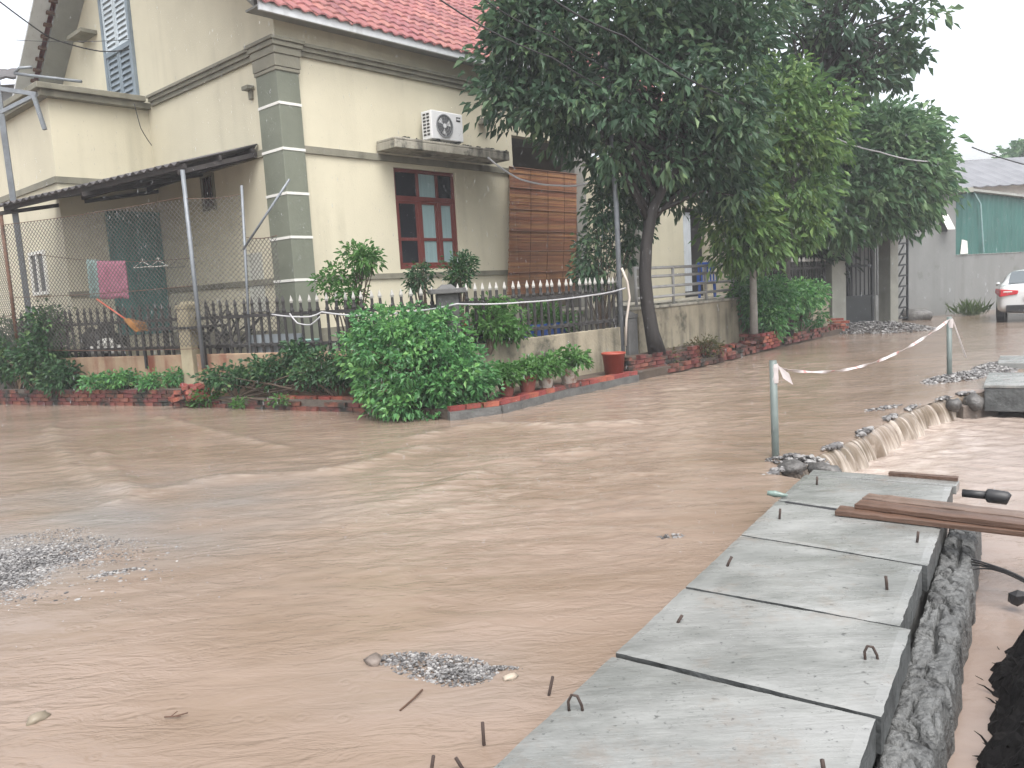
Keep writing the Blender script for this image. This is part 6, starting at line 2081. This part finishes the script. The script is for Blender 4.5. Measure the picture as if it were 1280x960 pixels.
# ------------------------------------------------------------------ cables
m_cable = mat('black_cable', (0.02, 0.02, 0.022), .6)
m_wcable = mat('pale_cable', (0.42, 0.42, 0.43), .5)
def cable(label, pts, r, m_, sag=0.0):
    P = [Vector(p) for p in pts]
    out = []
    for a, b in zip(P[:-1], P[1:]):
        for t in np.linspace(0, 1, 14)[: None if b is P[-1] else -1]:
            out.append(a.lerp(b, t) + Vector((0, 0, -sag * 4 * t * (1 - t))))
    g = MB(); g.tube(out, r, 6)
    return tag(g.build('cable', m_, smooth=True), label, 'cable')
cable('black overhead cable crossing the red roof, lowest of the three', [(-1.145, 12.000, 6.140), (0.918, 13.000, 5.186), (4.049, 15.000, 4.123)], .012, m_cable, .12)
cable('black overhead cable crossing the red roof, middle of the three', [(-0.462, 12.000, 6.102), (0.934, 13.000, 5.509), (4.059, 15.000, 4.477)], .010, m_cable, .1)
cable('black overhead cable entering the big tree crown, highest of the three', [(0.313, 11.000, 5.786), (1.897, 12.000, 5.151), (4.202, 14.000, 4.526)], .014, m_cable, .1)
cable('black cable swooping from the upper left corner to the gable wall', [(-9.223, 15.000, 7.702), (-8.467, 16.000, 6.928), (-7.978, 17.000, 6.923), (-7.345, 17.400, 7.083)], .013, m_cable, .03)
cable('thin dark wire running across the gable in front of the attic shutter', [(-9.650, 17.000, 7.235), (-7.250, 17.300, 7.224)], .006, m_cable, .05)
cable('white cable drooping from the window hood towards the tree', [(-0.216, 16.200, 4.244), (0.377, 15.600, 3.711), (1.089, 15.000, 3.474), (1.594, 14.500, 3.436)], .018, m_wcable, .03)
cable('white cable strung along the white tipped picket fence', [(-3.676, 12.550, 1.456), (-3.057, 12.300, 1.391), (-2.832, 12.250, 1.453), (-2.147, 11.800, 1.378), (-1.425, 11.400, 1.394), (-0.700, 11.150, 1.469), (0.210, 11.800, 1.430), (1.363, 12.900, 1.464), (2.054, 13.900, 1.544)], .014, m_wcable, .015)
cable('loop of white hose hanging on the pickets by the pillar', [(-3.361, 12.400, 1.455), (-3.238, 12.350, 1.302), (-3.031, 12.300, 1.267), (-2.863, 12.250, 1.382)], .012, m_wcable, .01)
cable('pale cable leaving the dense tree towards the right', [(6.628, 19.000, 5.697), (7.631, 19.000, 4.781), (9.067, 19.500, 4.388), (10.572, 20.000, 4.159)], .016, m_wcable, .05)
cable('short pale cable in the sky at the right edge', [(13.860, 24.000, 5.017), (16.531, 25.000, 4.421)], .018, m_cable, .05)
cable('loose thin wire hanging down the annex corner', [(-6.962, 16.000, 5.600), (-6.889, 16.000, 5.146), (-6.793, 16.200, 4.843)], .008, m_cable, .02)

# ------------------------------------------------------------------ rain: drops in the air and splashes on the water
m_drop = bpy.data.materials.new('rain_water')
m_drop.use_nodes = True
_b = m_drop.node_tree.nodes['Principled BSDF']
_b.inputs['Base Color'].default_value = (0.75, 0.78, 0.82, 1)
_b.inputs['Roughness'].default_value = 0.15
_b.inputs['IOR'].default_value = 1.33
_b.inputs['Alpha'].default_value = 0.22
rr_ = np.random.default_rng(99)
def drops(name, label, P, rad, hgt, base):
    n = len(P)
    k = np.arange(4) * np.pi / 2
    ring = np.stack([np.cos(k), np.sin(k), 0 * k], -1)
    V = np.zeros((n, 6, 3))
    V[:, :4] = P[:, None] + ring[None] * rad[:, None, None]
    V[:, 4] = P + np.array([0, 0, 1]) * hgt[:, None]
    V[:, 5] = P - np.array([0, 0, 1]) * (hgt * base)[:, None]
    i = np.arange(n)[:, None] * 6
    T = np.concatenate([i + np.array([t]) for t in ((0, 1, 4), (1, 2, 4), (2, 3, 4), (3, 0, 4), (1, 0, 5), (2, 1, 5), (3, 2, 5), (0, 3, 5))], 1).reshape(-1, 3)
    o = npmesh(name, V, T, m_drop)
    stuff(tag(o, label, 'rain'))
n_ = 9000
dist = 4.0 + 11 * rr_.random(n_) ** .8
ang = rr_.uniform(-.62, .62, n_)
P = np.stack([np.sin(ang) * dist, np.cos(ang) * dist, rr_.uniform(.15, 7.5, n_)], -1)
drops('rain_drops', 'rain drops falling through the air over the flooded lane', P, rr_.uniform(.0010, .0018, n_), rr_.uniform(.012, .024, n_), .5)
n_ = 2600
dist = 4.5 + 11 * rr_.random(n_) ** .75
ang = rr_.uniform(-.62, .60, n_)
P = np.stack([np.sin(ang) * dist, np.cos(ang) * dist, 0 * ang], -1)
rel = P[:, :2] - DO
pu_, pw_ = rel @ DU, rel @ DW
ok = (pw_ < np.interp(pu_, _eu, _ew) - .35)
for (xa, ya), (xb, yb) in zip((KERB_L + KERB_R)[:-1], (KERB_L + KERB_R)[1:]):
    s_ = (P[:, 0] >= min(xa, xb)) & (P[:, 0] <= max(xa, xb))
    ok &= ~(s_ & (P[:, 1] > ya + (yb - ya) * (P[:, 0] - xa) / (xb - xa) - .15))
P = P[ok]
P[:, 2] = flood_height(P[:, 0], P[:, 1])[0]
drops('rain_splashes', 'tiny splashes where rain drops hit the brown water', P, rr_.uniform(.003, .007, len(P)), rr_.uniform(.002, .007, len(P)), .1)

# ------------------------------------------------------------------ rainy air
hz = MB(); hz.box(-310, 310, -310, 310, -2.6, 14.5)
m_haze = bpy.data.materials.new('haze')
m_haze.use_nodes = True
nn_ = m_haze.node_tree
for x in list(nn_.nodes):
    if x.type == 'BSDF_PRINCIPLED':
        nn_.nodes.remove(x)
pv = nn_.nodes.new('ShaderNodeVolumePrincipled')
pv.inputs['Color'].default_value = (0.92, 0.94, 0.97, 1)
pv.inputs['Density'].default_value = 0.0022
nn_.links.new(pv.outputs[0], nn_.nodes['Material Output'].inputs['Volume'])
h = stuff(hz.build('haze', m_haze))
